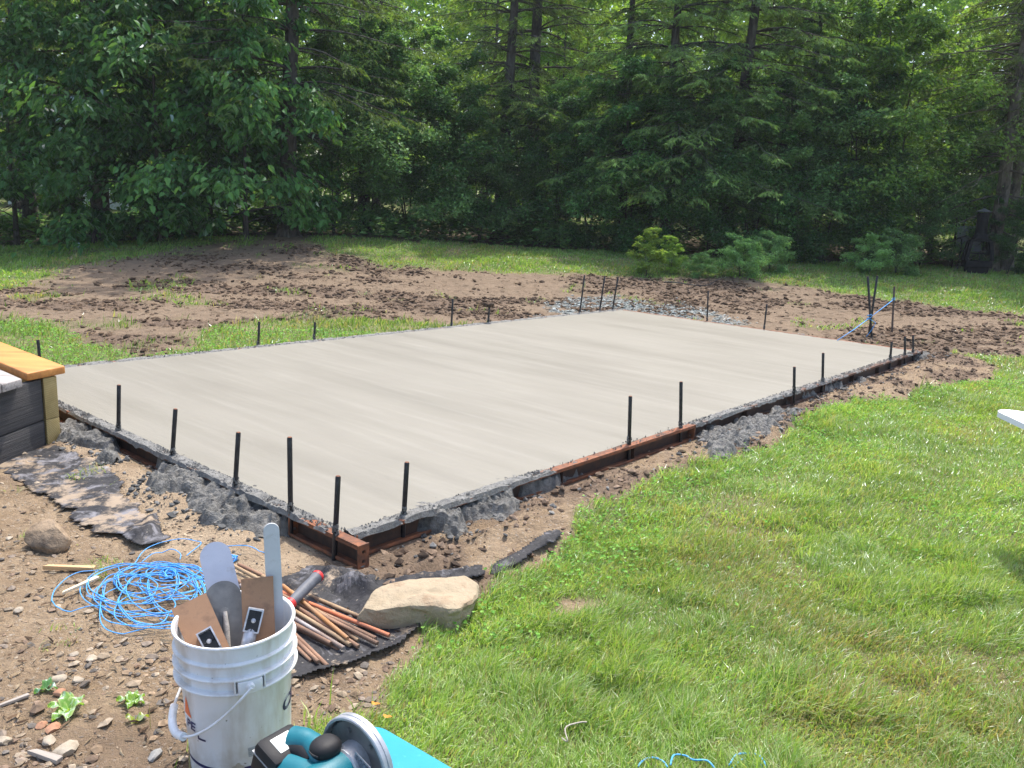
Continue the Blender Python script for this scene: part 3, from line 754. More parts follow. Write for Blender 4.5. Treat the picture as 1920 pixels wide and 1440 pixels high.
CHIP = speck("stone_chip", (.30, .25, .185), (.42, .36, .28), 20, .9, bmp=.5, spec=.2)
CHIPR = speck("reddish_stone", (.30, .15, .09), (.42, .24, .15), 20, .9, bmp=.5, spec=.2)
CHIPG = speck("grey_stone", (.20, .20, .19), (.34, .33, .31), 20, .9, bmp=.5, spec=.2)
chips = [((335 / 3, 960 + 940 / 3), .022, CHIP, "pale flat chip just above the two light green hostas"), ((112, 1300), .020, CHIPR, "pinkish chip touching the larger hosta from the left"),
 ((145, 1278), .018, CHIP, "narrow pale chip right above the larger hosta leaves"), ((78, 1352), .017, CHIPR, "round reddish stone below the hostas"),
 ((100, 1362), .023, CHIPR, "rust red stone next to the round reddish one"), ((92, 1387), .02, CHIP, "tan angular stone below the reddish pair"),
 ((122, 1400), .03, CHIP, "largest pale stone at the lower left, below the reddish ones"), ((35, 1148), .02, CHIP, "pale flat stone on the dirt left of the string coil"),
 ((170, 1238), .02, CHIP, "cream stone chip below the string coil"), ((140, 1230), .016, CHIP, "flat tan chip beside the cream stone below the string"),
 ((290, 1411), .022, CHIPG, "dark grey stone in the dirt left of the bucket foot"), ((10, 1378), .022, CHIP, "white chip at the left picture edge above the stick"),
 ((18, 1007), .016, CHIP, "pale chip left of the brown rock"), ((1213, 848), .022, CHIP, "small white chip on the soil below the orange rail")]
for i, (q, r_, m_, l_) in enumerate(chips):
    c = gz(*q); rg = random.Random(i)
    lump("stone", c + [0, 0, r_ * .22], (r_ * rg.uniform(.9, 1.25), r_ * rg.uniform(.7, 1), r_ * .55), 1, m_, l_, "stone", 50 + i, 2, .08, facet=True, rot=rg.uniform(0, 3))

def near_heaps(X, Y):
    d = np.full(len(X), -9.)
    for p_ in HEAPS: d = np.maximum(d, seg_dist(X, Y, p_))
    return d
# pebbles, gravel, clods, straw: nobody could count these
def scatter(name, n, box, prob, mat, size, label, cat, cols, flat=.55, rise=.3, seed=5, spike=None):
    rg = np.random.default_rng(seed)
    X = rg.uniform(box[0], box[1], n * 6); Y = rg.uniform(box[2], box[3], n * 6)
    mk_ = masks(X, Y); p = prob(X, Y, mk_); ok = rg.random(len(X)) < p
    X, Y = X[ok][:n], Y[ok][:n]; n = len(X)
    mk_ = {k_: v_[ok][:n] for k_, v_ in mk_.items()}
    Zs = height(X, Y, mk_)
    s = size[0] + (size[1] - size[0]) * rg.random(n) ** 4.5
    s = s * (1 + .5 * sm((Y - 6) / 6))
    # octahedral-ish pebble with 10 verts, jittered
    th = np.arange(5) * 2 * math.pi / 5
    T = np.array([[0, 0, 1]] + [[math.cos(a_), math.sin(a_), .25] for a_ in th] + [[math.cos(a_ + .6) * .8, math.sin(a_ + .6) * .8, -.5] for a_ in th])
    F = [[0, 1 + i, 1 + (i + 1) % 5] for i in range(5)] + [[1 + i, 6 + i, 1 + (i + 1) % 5] for i in range(5)] + [[1 + (i + 1) % 5, 6 + i, 6 + (i + 1) % 5] for i in range(5)]
    P = T[None] * (1 + rg.uniform(-.3, .3, (n, 11, 3)))
    P = P * (s[:, None] * rg.uniform(.6, 1.2, (n, 3)))[:, None, :] * np.array([1, 1, flat])
    a_ = rg.uniform(0, 6.28, n); c_, s_ = np.cos(a_), np.sin(a_)
    Q = P.copy(); Q[:, :, 0] = P[:, :, 0] * c_[:, None] - P[:, :, 1] * s_[:, None]; Q[:, :, 1] = P[:, :, 0] * s_[:, None] + P[:, :, 1] * c_[:, None]
    tl = rg.normal(0, .25, n); Q[:, :, 2] += Q[:, :, 0] * tl[:, None]
    Q += np.stack([X, Y, Zs + s * flat * rise], -1)[:, None, :]
    FF = (np.array(F)[None] + (np.arange(n) * 11)[:, None, None]).reshape(-1, 3)
    cols = np.array(cols); ci = cols[rg.integers(0, len(cols), n)] * rg.uniform(.7, 1.25, (n, 1))
    tag(link(name, mkmesh(name, Q.reshape(-1, 3), FF, mat, np.repeat(ci, 11, 0))), label, cat, kind="stuff")
def vcol(name, rough=.9, b=.3, bsc=60):
    m, nt, bs = newmat(name); at = nd(nt, "ShaderNodeAttribute", attribute_name="col")
    nt.links.new(mixc(nt, noise(nt, coords(nt), bsc), at.outputs["Color"], (.6, .6, .6), 'MULTIPLY'), bs.inputs["Base Color"])
    bs.inputs["Roughness"].default_value = rough; bs.inputs["Specular IOR Level"].default_value = .2
    return m
VC = vcol("loose_bits")
scatter("pebbles", 13000, (-3.2, .9, .9, 4.2), lambda X, Y, m: m['front'] * (1 - m['sand']) * (.25 + .75 * sm((2.9 - Y) / 1.2)) * (.3 + .7 * (fbm(X, Y, .25, 151, 2) > -.1)), VC, (.0025, .019), "small pebbles and stone chips strewn over the bare dirt", "pebbles",
        [(.32, .25, .175), (.26, .21, .165), (.37, .30, .22), (.24, .17, .12), (.17, .15, .13), (.32, .23, .15)], seed=5)
scatter("gravel", 9000, (-1, 6.5, 8, 13), lambda X, Y, m: m['gravel'] * (seg_dist(X, Y, SLAB) < -.02), VC, (.008, .022), "grey crushed gravel beyond the far slab corner", "gravel", [(.25, .28, .26), (.36, .39, .37), (.18, .19, .18), (.42, .43, .40)], seed=6)
scatter("soil_clods", 22000, (-9, 11, 4, 16), lambda X, Y, m: (m['dark'] * m['back'] + .06 * m['back']) * (1 - m['forest']) * (seg_dist(X, Y, SLAB) < -.04), VC, (.004, .034), "dark clods of dug soil scattered over the bare ground", "soil clods", [(.105, .068, .042), (.145, .097, .062), (.19, .13, .085), (.075, .05, .033)], flat=.6, seed=7)
scatter("soil_crumbs", 7000, (-.5, 5.5, 2.4, 9), lambda X, Y, m: m['right'] * (.3 + m['dark']) * (seg_dist(X, Y, SLAB) < -.06), VC, (.004, .026), "crumbs of brown soil along the right side of the forms", "soil crumbs", [(.20, .14, .095), (.13, .088, .06), (.28, .20, .14), (.08, .056, .04)], flat=.7, seed=8)
scatter("sand_crumbs", 5000, (-3, .3, 2.4, 4.6), lambda X, Y, m: m['sand'] * (seg_dist(X, Y, SLAB) < -.06) * (.25 + .75 * (fbm(X, Y, .2, 155, 2) > .1)), VC, (.002, .011), "crumbs of sand and mortar in front of the near form", "sand crumbs", [(.40, .30, .20), (.48, .37, .25), (.30, .22, .15), (.10, .09, .08)], seed=9)
scatter("mortar_crumbs", 15000, (-3.3, 5, 2.6, 9), lambda X, Y, m: np.clip(sm((near_heaps(X, Y) + .10) / .10) * .9 * (near_heaps(X, Y) < .05) + .10 * (seg_dist(X, Y, SLAB) > -.35), 0, 1) * (seg_dist(X, Y, SLAB) < -.052), VC, (.003, .020), "crumbs of grey concrete splashed round the spills and the forms", "mortar crumbs", [(.13, .13, .125), (.20, .195, .185), (.09, .09, .087), (.28, .27, .25)], flat=.8, rise=.5, seed=14)
def sticks(name, n, box, prob, L, label, cat, cols, seed, rad=(.0006, .0016)):
    rg = np.random.default_rng(seed); X = rg.uniform(box[0], box[1], n * 5); Y = rg.uniform(box[2], box[3], n * 5)
    m_ = masks(X, Y); ok = rg.random(len(X)) < prob(X, Y, m_); X, Y = X[ok][:n], Y[ok][:n]; n = len(X); Zs = height(X, Y)
    a_ = rg.uniform(0, 3.14, n); l = rg.uniform(*L, n); r_ = rg.uniform(*rad, n) * (1 + sm((Y - 5) / 6) * 1.5)
    d = np.stack([np.cos(a_), np.sin(a_), rg.normal(0, .12, n)], -1) * l[:, None] / 2; s_ = np.stack([-np.sin(a_), np.cos(a_), 0 * a_], -1) * r_[:, None]
    c = np.stack([X, Y, Zs + r_ * 1.5 + .002], -1); u_ = np.array([0, 0, 1.]) * r_[:, None] * 1.5; mid = rg.normal(0, .1, (n, 1)) * l[:, None] * s_ / r_[:, None]
    Vv_ = np.stack([c - d - s_, c - d + s_, c - d + u_, c - s_ + mid, c + s_ + mid, c + u_ + mid, c + d - s_ * .5, c + d + s_ * .5, c + d + u_ * .5], 1)
    F = np.array([[0, 3, 5, 2], [1, 2, 5, 4], [3, 6, 8, 5], [4, 5, 8, 7]]); FF = (F[None] + (np.arange(n) * 9)[:, None, None]).reshape(-1, 4)
    cols = np.array(cols); ci = cols[rg.integers(0, len(cols), n)] * rg.uniform(.7, 1.2, (n, 1))
    tag(link(name, mkmesh(name, Vv_.reshape(-1, 3), FF, VC, np.repeat(ci, 9, 0))), label, cat, kind="stuff")
sticks("bark_chips", 4500, (-3, .9, .9, 3.6), lambda X, Y, m: m['front'] * (1 - m['sand'] * .7) * (.3 + .7 * sm((2.4 - Y) / 1)), (.008, .035), "bark chips and dry stalks mixed into the dirt", "bark chips", [(.20, .13, .08), (.36, .27, .17), (.13, .085, .055), (.42, .33, .22)], 11, (.001, .0035))
sticks("dry_roots", 2600, (-6, 10, 3, 14), lambda X, Y, m: np.maximum(m['right'] * .8, m['back'] * .5) * (seg_dist(X, Y, SLAB) < -.05), (.03, .12), "dry grass roots and straw lying in the dug soil", "dry roots", [(.30, .21, .13), (.38, .28, .18), (.18, .12, .08)], 12, (.001, .0025))

# ------------------------------------------------------------------ rebar pile
def rebar_mesh(name, L, r, seed):
    n = int(L / .0026); k = 10; s = np.linspace(0, L, n); th = np.arange(k) * 2 * math.pi / k
    ph = s[:, None] / .0095 + np.abs(((th / math.pi) % 2) - 1)[None, :] * .8
    bumpv = np.clip(np.cos(ph * 2 * math.pi) * 1.6, 0, 1) * .0011
    rib = (np.abs(np.sin(th)) < .2)[None, :] * .0008
    rr = r + np.maximum(bumpv, rib); rr[0] = r * .98; rr[-1] = r * .98
    w = np.sin(s / L * 3 + seed) * .0015
    V = np.stack([np.repeat(s[:, None], k, 1), rr * np.cos(th) + w[:, None], rr * np.sin(th)], -1).reshape(-1, 3)
    i = np.arange(n - 1)[:, None] * k; j = np.arange(k)[None, :]; j2 = (j + 1) % k
    F = [np.stack([i + j, i + j2, i + k + j2, i + k + j], -1).reshape(-1, 4), np.array([list(range(k))[::-1], [(n - 1) * k + q for q in range(k)]])]
    me = mkmesh(name, V, F, None, smooth=True); sharp(me, 60); me.materials.append(None); return me
rb1 = rebar_mesh("rebar_long", .58, .0066, 1); rb2 = rebar_mesh("rebar_short", .44, .0062, 2)
RB = {k: speck("rebar_" + k, a, b, 30, .8, .1, .3, 90, .001, c3=c, sc3=12, lo3=.5, hi3=.65, stretch=(.25, 1, 1)) for k, a, b, c in (
    ("brown", (.20, .11, .07), (.32, .19, .12), (.13, .08, .055)), ("orange", (.50, .14, .06), (.62, .22, .11), (.28, .13, .08)),
    ("tan", (.30, .20, .11), (.40, .28, .17), (.18, .12, .08)), ("grey", (.24, .22, .21), (.38, .35, .34), (.20, .14, .11)), ("ochre", (.42, .18, .05), (.32, .20, .12), (.22, .14, .09)))}
bars = [((577, 1116), (718, 1174), 0, 'tan', "separate olive tan rebar along the upper edge of the pile", .012),
 ((575, 1130), (730, 1191), 0, 'orange', "bright orange red rebar reaching furthest right in the pile", .020),
 ((570, 1130), (651, 1197), 1, 'ochre', "rebar lying crosswise on top of the pile with an orange upper end", .034),
 ((599, 1147), (704, 1198), 0, 'brown', "dark brown rebar half under the bright orange red one", .012),
 ((602, 1153), (708, 1207), 0, 'brown', "brown rebar ending just below the dark brown one", .024),
 ((607, 1154), (672, 1201), 0, 'tan', "tan rebar passing under the crosswise bar", .012),
 ((560, 1141), (672, 1212), 0, 'brown', "brown rebar in the pile centre below the tan one", .020),
 ((560, 1150), (656, 1209), 0, 'tan', "greyish tan rebar in the pile centre above the pale grey one", .022),
 ((552, 1153), (634, 1203), 0, 'brown', "rebar tucked in above the pale grey bar with a hidden lower half", .010),
 ((553, 1160), (645, 1216), 0, 'grey', "pale grey rebar with crisp ribs in the lower pile", .022),
 ((553, 1171), (620, 1206), 0, 'brown', "reddish smooth looking bar resting above the lowest of the main pile", .026),
 ((553, 1176), (635, 1217), 0, 'brown', "lowest rebar of the main pile next to the pale grey one", .010),
 ((554, 1191), (613, 1249), 1, 'brown', "longest of the three bars split off beside the bucket", .012),
 ((554, 1200), (596, 1242), 1, 'brown', "middle of the three bars split off beside the bucket", .018),
 ((554, 1211), (585, 1240), 1, 'brown', "shortest of the three bars, nearest the bucket", .010),
 ((529, 1096), (600, 1128), 1, 'brown', "short visible bar end passing under the hammer handle", .010),
 ((527, 1108), (565, 1128), 1, 'tan', "rebar right behind the tall white trowel, below the hammer grip", .022)]
for i, (a_, b_, kind, c_, l_, zz) in enumerate(bars):
    e = at_z(b_[0], b_[1], -.085 + .006 + zz); s_ = at_z(a_[0], a_[1], -.085 + .008 + zz)
    e = gp(*b_); g1 = base(e[0], e[1]); e = at_z(*b_, g1 + .008 + zz); s_ = at_z(*a_, g1 + .010 + zz)
    x = nrm(e - s_); L = .58 if kind == 0 else .44
    st_ = e - x * L; 
    y = nrm(np.cross([0, 0, 1], x)); z = np.cross(x, y)
    o = link("rebar", rb1 if kind == 0 else rb2)
    rot_ = Matrix.Rotation(i * 1.3, 4, 'X')
    o.matrix_world = Matrix(frame(st_, x, y, z).tolist()) @ rot_
    o.material_slots[0].link = 'OBJECT'; o.material_slots[0].material = RB[c_]
    tag(o, l_, "rebar", "rusty rebar pile on black fabric")

# ------------------------------------------------------------------ blue string
BLUE = speck("blue_string", (.05, .30, .72), (.10, .42, .85), 160, .55, bmp=.5, bsc=400, bd=.001)
def string(pts3, r, name, label, parent=None):
    b = MB()
    for P in pts3: b.tube(P, r, 5)
    o = b.obj(name, BLUE, parent, smooth=True)
    return tag(o, label, "string") if label else o
def smooth_path(P, n):
    P = np.array(P, float); t = np.linspace(0, len(P) - 1, n); i = np.minimum(t.astype(int), len(P) - 2); f = (t - i)[:, None]
    g = lambda k: P[np.clip(k, 0, len(P) - 1)]
    a, b, c, d = g(i - 1), g(i), g(i + 1), g(i + 2)
    return .5 * ((2 * b) + (-a + c) * f + (2 * a - 5 * b + 4 * c - d) * f ** 2 + (-a + 3 * b - 3 * c + d) * f ** 3)
rg = np.random.default_rng(33)
def lay(px_pts, n, lift=.004, seed=0):
    P = np.array([gp(*q) for q in px_pts]); P = smooth_path(P, n)
    hh = height(P[:, 0], P[:, 1]); kk = np.ones(9) / 9; hh = np.convolve(np.pad(hh, 4, 'edge'), kk, 'valid'); P[:, 2] = hh + lift + .004 + np.abs(fbm(np.arange(n) / 1., np.zeros(n), 16, seed, 1)) * .016
    return P
loops = []
E0 = [((300, 1100), 85, 34), ((290, 1120), 100, 44), ((320, 1105), 62, 30), ((265, 1115), 110, 48), ((300, 1140), 80, 52), ((275, 1130), 95, 40), ((330, 1120), 52, 46),
      ((255, 1150), 70, 44), ((310, 1095), 75, 24), ((290, 1160), 78, 36), ((250, 1110), 90, 38), ((325, 1085), 50, 20), ((285, 1105), 70, 30), ((305, 1125), 66, 40), ((240, 1125), 60, 28)]
for i, ((cx_, cy_), ax, ay) in enumerate(E0):
    t = np.linspace(0, 2 * math.pi * 1.08, 15) + rg.uniform(0, 6)
    rr = 1 + rg.normal(0, .045, 15)
    tilt = rg.uniform(-.35, .1)
    pts = [(cx_ + ax * rr[k] * math.cos(q) * math.cos(tilt) - ay * rr[k] * math.sin(q) * math.sin(tilt) * 1.2, cy_ + ay * rr[k] * math.sin(q) + ax * .35 * math.cos(q) * rr[k] * math.sin(tilt)) for k, q in enumerate(t)]
    loops.append(lay(pts, 90, .004 + i * .0012, i))
    if i % 2 == 0: loops.append(lay([(x_ + rg.normal(0, 1.2) + 3, y_ + rg.normal(0, .8) - 4) for x_, y_ in pts[:11]], 70, .006 + i * .0012, i + .3))
loops.append(lay([(97, 1135), (105, 1110), (135, 1082), (180, 1072), (240, 1064), (300, 1070), (345, 1092)], 60, .006, 31))
loops.append(lay([(97, 1135), (110, 1150), (128, 1154), (190, 1148), (262, 1158), (300, 1150)], 60, .006, 32))
loops.append(lay([(252, 1065), (272, 1035), (310, 1020), (345, 1016), (375, 1020), (372, 1030), (350, 1050)], 60, .01, 33))
loops.append(lay([(266, 1062), (290, 1048), (318, 1041), (338, 1050), (338, 1060)], 40, .01, 34))
loops.append(lay([(192, 1130), (188, 1170), (200, 1192), (235, 1198), (290, 1192), (325, 1185), (330, 1180), (300, 1172)], 60, .006, 35))
loops.append(lay([(420, 1032), (450, 1033), (478, 1038), (497, 1046)], 30, .012, 36))
loops.append(lay([(222, 1072), (228, 1085), (240, 1090), (255, 1085)], 20, .012, 37))
string(loops, .0018, "blue_string", "tangled coil of bright blue string on the dirt behind the bucket")
def knot(c, r_, n, label, seed):
    rg_ = np.random.default_rng(seed); P = []
    for k in range(5):
        t = np.linspace(0, 6.6, 26); ax = nrm(rg_.normal(size=3)); bx = nrm(np.cross(ax, rg_.normal(size=3))); 
        P.append(c + r_ * (np.cos(t)[:, None] * ax + np.sin(t)[:, None] * bx) * [1, 1, .45] + rg_.normal(0, r_ * .1, 3))
    return string(P, .0022, "string_bundle", label)
knot(gz(316, 1087) + [0, 0, .022], .030, 5, "small knotted bundle of blue string on top of the tangled coil", 3)
knot(gz(433, 1053) + [0, 0, .015], .024, 5, "little wound ball of blue string on sand behind the grey trowel", 4)
loops = [lay([(1195, 1450), (1205, 1438), (1222, 1434), (1240, 1442), (1250, 1455)], 24, .012, 41), lay([(1255, 1455), (1262, 1434), (1285, 1431), (1300, 1438), (1325, 1440), (1340, 1455)], 24, .012, 42),
         lay([(1365, 1455), (1378, 1434), (1400, 1429), (1420, 1432), (1432, 1446), (1436, 1460)], 24, .016, 43), lay([(1370, 1455), (1388, 1436), (1404, 1433), (1422, 1440), (1430, 1460)], 24, .012, 44)]
string(loops, .0024, "blue_string", "blue string loops half hidden in the grass at the bottom of the view")
kA = at_z(1570, 638, .004); kB = q1 + (at_y(1632, 597, q1[1]) - q1); kC = at_y(1675, 562, q3[1])
kB = at_y(1629, 597, q1[1] - .01)
string([[kA, (kA + kB) / 2 + [0, 0, -.01], kB], [kB, (kB + kC) / 2, kC]] + [kB + .022 * np.stack([np.cos(t), np.sin(t), (t - 3) * .25 + q * 0], -1) for q in (0,) for t in (np.linspace(0, 12, 40),)]
       + [kC + .018 * np.stack([np.cos(t), np.sin(t), (t - 3) * .15], -1) for t in (np.linspace(0, 12, 40),)]
       + [[kB, kB + [.09, 0, -.05], kB + [.05, 0, -.14], kB + [.0, 0, -.22]]], .0042, "blue_string", "taut blue string tied between the tall stakes and the far slab edge")

# ------------------------------------------------------------------ bits of wood on the dirt
WOODT = speck("raw_wood", (.50, .31, .15), (.62, .40, .20), 6, .8, bmp=.3, bsc=30, bd=.002, stretch=(.3, 3, 3), c3=(.38, .22, .10), sc3=4)
WOODP = speck("pale_wood", (.62, .50, .33), (.72, .60, .42), 6, .8, bmp=.3, bsc=30, bd=.002, stretch=(.3, 3, 3))
WOODG = speck("grey_wood", (.26, .23, .20), (.42, .37, .31), 6, .9, bmp=.5, bsc=30, bd=.002, stretch=(.2, 4, 4))
def plank(a, b, w, t, name, mat, label, cat, taper=0, lift=0.):
    A = gz(*a); B = gz(*b); zz = max(A[2], B[2]) + .004 + lift; A[2] = B[2] = zz
    x = nrm(B - A); L = np.linalg.norm(B - A); y = nrm(np.cross([0, 0, 1], x)); z = np.cross(x, y)
    V, Fs = rounded_box((0, -w / 2, 0), (L, w / 2, t), .0015)
    if taper: V[:, 1] *= np.where(V[:, 0] < L * .5, 1 - taper, 1); V[:, 0] += np.where(V[:, 0] < L * .5, V[:, 1] * 1.2, 0)
    c = (A + B) / 2; M_ = np.eye(4); M_[:3, 0] = x; M_[:3, 1] = y; M_[:3, 2] = z
    o = link(name, mkmesh(name, V - [L / 2, 0, 0], Fs, mat)); o.matrix_world = Matrix(frame(c, x, y, z).tolist())
    return tag(o, label, cat)
plank((86, 1066), (178, 1069), .022, .016, "wooden_shim", WOODT, "short orange brown wooden shim lying below the brown rock", "wood scrap", .35)
plank((118, 1124), (184, 1094), .018, .009, "wooden_shim", WOODP, "pale wooden splinter lying across the blue string", "wood scrap", .5, .014)
plank((-20, 1328), (54, 1302), .012, .008, "stick", WOODG, "weathered grey stick at the lower left picture edge", "stick", .4)
plank((60, 1408), (112, 1424), .02, .012, "stick", WOODG, "thick brown root piece below the pale stones at lower left", "stick", .3)

# ------------------------------------------------------------------ wooden deck corner
ORANGE = speck("orange_stained_board", (.50, .20, .04), (.60, .26, .06), 3, .55, bmp=.25, bsc=20, bd=.002, c3=(.40, .15, .03), sc3=2.2, stretch=(.5, 4, 4))
GREYB = speck("weathered_board", (.30, .27, .25), (.44, .40, .37), 3, .9, bmp=.6, bsc=24, bd=.003, c3=(.20, .18, .17), sc3=4, stretch=(.3, 6, 6))
DARKB = speck("dark_side_board", (.030, .029, .030), (.075, .070, .068), 3, .9, bmp=1, bsc=9, bd=.006, c3=(.12, .11, .10), sc3=4, lo3=.55, hi3=.7, stretch=(.12, .12, 7))  # much darker board colour used on the deck sides alone
def endgrain_mat():
    m, nt, bs = newmat("olive_treated_timber"); v = coords(nt)
    w = nt.nodes.new("ShaderNodeTexWave"); w.wave_type = 'RINGS'; w.rings_direction = 'SPHERICAL'
    w.inputs["Scale"].default_value = 34; w.inputs["Distortion"].default_value = 1.5; w.inputs["Detail"].default_value = 2
    mp = nt.nodes.new("ShaderNodeMapping"); mp.inputs["Location"].default_value = (.03, .02, .06); nt.links.new(v, mp.inputs[0]); nt.links.new(mp.outputs[0], w.inputs[0])
    c = mixc(nt, noise(nt, v, 12), (.33, .24, .085), (.45, .34, .14))
    nt.links.new(mixc(nt, math_(nt, 'MULTIPLY', w.outputs[0], .5), c, (.20, .135, .05)), bs.inputs["Base Color"])
    bs.inputs["Roughness"].default_value = .8; bump(nt, bs, noise(nt, v, 60), .3, .002); return m
OLIVE = endgrain_mat()
ht = .322
dA = at_z(122, 686, ht); dB_ = at_z(50, 700, ht); a_ = nrm(np.array([-.765, .644, 0]))
deck = empty("wooden_deck", [*dB_[:2], hz(*dB_[:2])], "corner of a wooden deck with an orange end board and black sides", "deck")
def prism(poly, z0, z1, name, mat, bev=.0, org=None):
    import bmesh
    bm = bmesh.new(); o0 = np.array(deck.location)
    lo = [bm.verts.new((p[0] - o0[0], p[1] - o0[1], z0 - o0[2])) for p in poly]; hi = [bm.verts.new((p[0] - o0[0], p[1] - o0[1], z1 - o0[2])) for p in poly]
    n = len(poly); bm.faces.new(lo[::-1]); bm.faces.new(hi)
    for i in range(n): bm.faces.new((lo[i], lo[(i + 1) % n], hi[(i + 1) % n], hi[i]))
    bmesh.ops.recalc_face_normals(bm, faces=bm.faces)
    if bev: bmesh.ops.bevel(bm, geom=bm.edges[:], offset=bev, segments=3, profile=.5, affect='EDGES')
    me = bpy.data.meshes.new(name); bm.to_mesh(me); bm.free(); me.materials.append(mat)
    for p in me.polygons: p.use_smooth = bool(bev)
    sharp(me, 30)
    return link(name, me, deck)
prism([dB_, dA, dA + a_ * 1.5, dB_ + a_ * 1.5], ht - .042, ht, "end_board", ORANGE, .007)
gdir = np.array([-.1, -.995, 0.])
g1 = at_z(45, 711, ht - .004)
side = np.array([-.80, .60, 0])
for k in range(3):
    o_ = g1 + gdir * (.005 + .146 * k) ; prism([o_ + a_ * .02, o_ + a_ * 1.6, o_ + a_ * 1.6 + gdir * .14, o_ + gdir * .14 + a_ * .02], ht - .046, ht - .004, "deck_board", GREYB, .004)
e0 = at_z(90, 843, -.115); e1 = at_z(115, 836, -.115)
ed = nrm(e1 - e0); e1 = e0 + ed * .082
zb = -.16; seam = .048
for i, (z0, z1) in enumerate(((zb, seam - .001), (seam + .001, ht - .048))):
    prism([e0 + ed * .002, e1, e1 + a_ * 1.4, e0 + a_ * 1.4 + ed * .002], z0, z1, "timber_end", OLIVE, .003)
fd = nrm(np.array([-.08, -.99, 0])); f0 = e0 - ed * .004 - a_ * -.012
for i, (z0, z1) in enumerate(((zb, seam - .004), (seam + .003, ht - .052))):
    prism([f0, f0 + a_ * .05, f0 + a_ * .05 + fd * 1.5, f0 + fd * 1.5], z0, z1, "side_board", DARKB, .003)

# ------------------------------------------------------------------ bucket
def plastic_mat():
    m, nt, bs = newmat("white_bucket_plastic"); v = coords(nt)
    c = mixc(nt, noise(nt, v, 5, 5, .6, 0, .45, .8), (.74, .75, .76), (.56, .52, .47))
    q = nt.nodes.new("ShaderNodeMapping"); q.inputs["Scale"].default_value = (1, 1, .22); nt.links.new(v, q.inputs[0])
    c = mixc(nt, math_(nt, 'MULTIPLY', noise(nt, q.outputs[0], 15, 4, .6, 0, .50, .70), .65), c, (.46, .40, .33))
    c = mixc(nt, noise(nt, v, 55, 2, .5, 0, .72, .76), c, (.22, .20, .18))
    sx = nt.nodes.new("ShaderNodeSeparateXYZ"); nt.links.new(v, sx.inputs[0])
    low = nt.nodes.new("ShaderNodeMapRange"); low.inputs[1].default_value = .12; low.inputs[2].default_value = -.01; nt.links.new(sx.outputs[2], low.inputs[0])
    c = mixc(nt, math_(nt, 'MULTIPLY', low.outputs[0], noise(nt, v, 10, 5, .7, 0, .4, .7)), c, (.34, .28, .20))
    nt.links.new(c, bs.inputs["Base Color"]); bs.inputs["Roughness"].default_value = .42
    bs.inputs["Subsurface Weight"].default_value = .12; bs.inputs["Subsurface Radius"].default_value = (.01, .01, .01)
    bump(nt, bs, noise(nt, v, 30, 4), .12, .002); return m
WHITE = plastic_mat()
NAVY = speck("navy_print", (.012, .014, .075), (.02, .022, .10), 60, .45, bmp=0)
ORP = speck("orange_print", (.72, .12, .02), (.80, .16, .03), 60, .45, bmp=0)
LBL = speck("grey_sticker", (.22, .23, .24), (.42, .43, .44), 50, .6, bmp=.3, stretch=(1, 1, 5))
STAIN = speck("tan_stain", (.36, .31, .24), (.46, .41, .33), 60, .8, bmp=.5)
BH = .392
bc = np.array([-.620, 1.785, -.072])
bucket = empty("bucket", bc, "white plastic bucket full of concrete finishing tools", "bucket")
bucket.rotation_euler = (R(1.0), R(-1.2), 0); bucket.scale = (.915, .915, .93)
prof = [(.0, .0), (.124, 0), (.128, .004), (.1375, .262), (.1385, .265), (.153, .266), (.1545, .268), (.1545, .271), (.153, .273), (.1405, .2745), (.141, .302), (.153, .303), (.1545, .305), (.1545, .308), (.153, .310), (.1425, .3115),
        (.1435, .340), (.151, .341), (.1525, .343), (.1525, .346), (.151, .348), (.145, .350), (.1465, .386), (.1515, .388), (.1525, .391), (.151, .3945), (.147, .395), (.1435, .392), (.141, .34), (.134, .20), (.125, .02), (.122, .009), (0, .009)]
b = MB(); b.lathe(prof, 96); o = b.obj("pail", WHITE, bucket, auto=28)
# vertical webs in the wide band and the bail ears
TH0 = R(31)
def ang(th, r_, z): return np.array([r_ * math.sin(th), -r_ * math.cos(th), z])
for th in (TH0, TH0 + math.pi):
    b = MB()
    c_, s__ = ang(th, 1, 0), np.array([math.cos(th), math.sin(th), 0])
    Mx = frame(ang(th, .1365, .285), s__, c_, [0, 0, 1])
    b.box((-.030, 0, -.017), (.030, .0178, .017), Mx, .003); b.obj("bail_ear", WHITE, bucket, auto=30)
    b = MB(); b.tube([ang(th, .150, .287), ang(th, .160, .287), ang(th, .1625, .287)], [.0095, .0095, .007], 14); b.obj("ear_pivot", WHITE, bucket, auto=30)
    for dd in (-.038, .034):
        b = MB(); b.box((dd, .001, -.012), (dd + .003, .0165, .020), Mx); b.obj("rib_web", WHITE, bucket)
# bail: from the front ear round the left side to the back ear, hanging down
P = []
axv = nrm(ang(TH0, 1, 0)); lf = nrm(np.cross(axv, [0, 0, 1])); 
if lf[0] > 0: lf = -lf
beta = R(43)
for t in np.linspace(0, math.pi, 49):
    q = axv * math.cos(t) * .163 + (lf * math.cos(beta) - np.array([0, 0, 1]) * math.sin(beta)) * .225 * math.sin(t) ** .85
    P.append(q + [0, 0, .287])
b = MB(); b.tube(P, .0036, 8); bl = b.obj("bail", WHITE, bucket, auto=60)
b = MB(); b.tube(P[17:32], .0105, 12); b.obj("grip", WHITE, bl, auto=40)
def wall_r(z): return .128 + (.1375 - .128) * (z - .004) / .258 + .0007
def on_wall(V, th0, z0, k=1.0):
    """wrap flat shapes (x right, y up, metres) on the pail wall"""
    out = []
    for x, y in V:
        z = z0 + y; r_ = wall_r(z); th = th0 + x / r_; out.append([r_ * math.sin(th), -r_ * math.cos(th), z])
    return np.array(out)
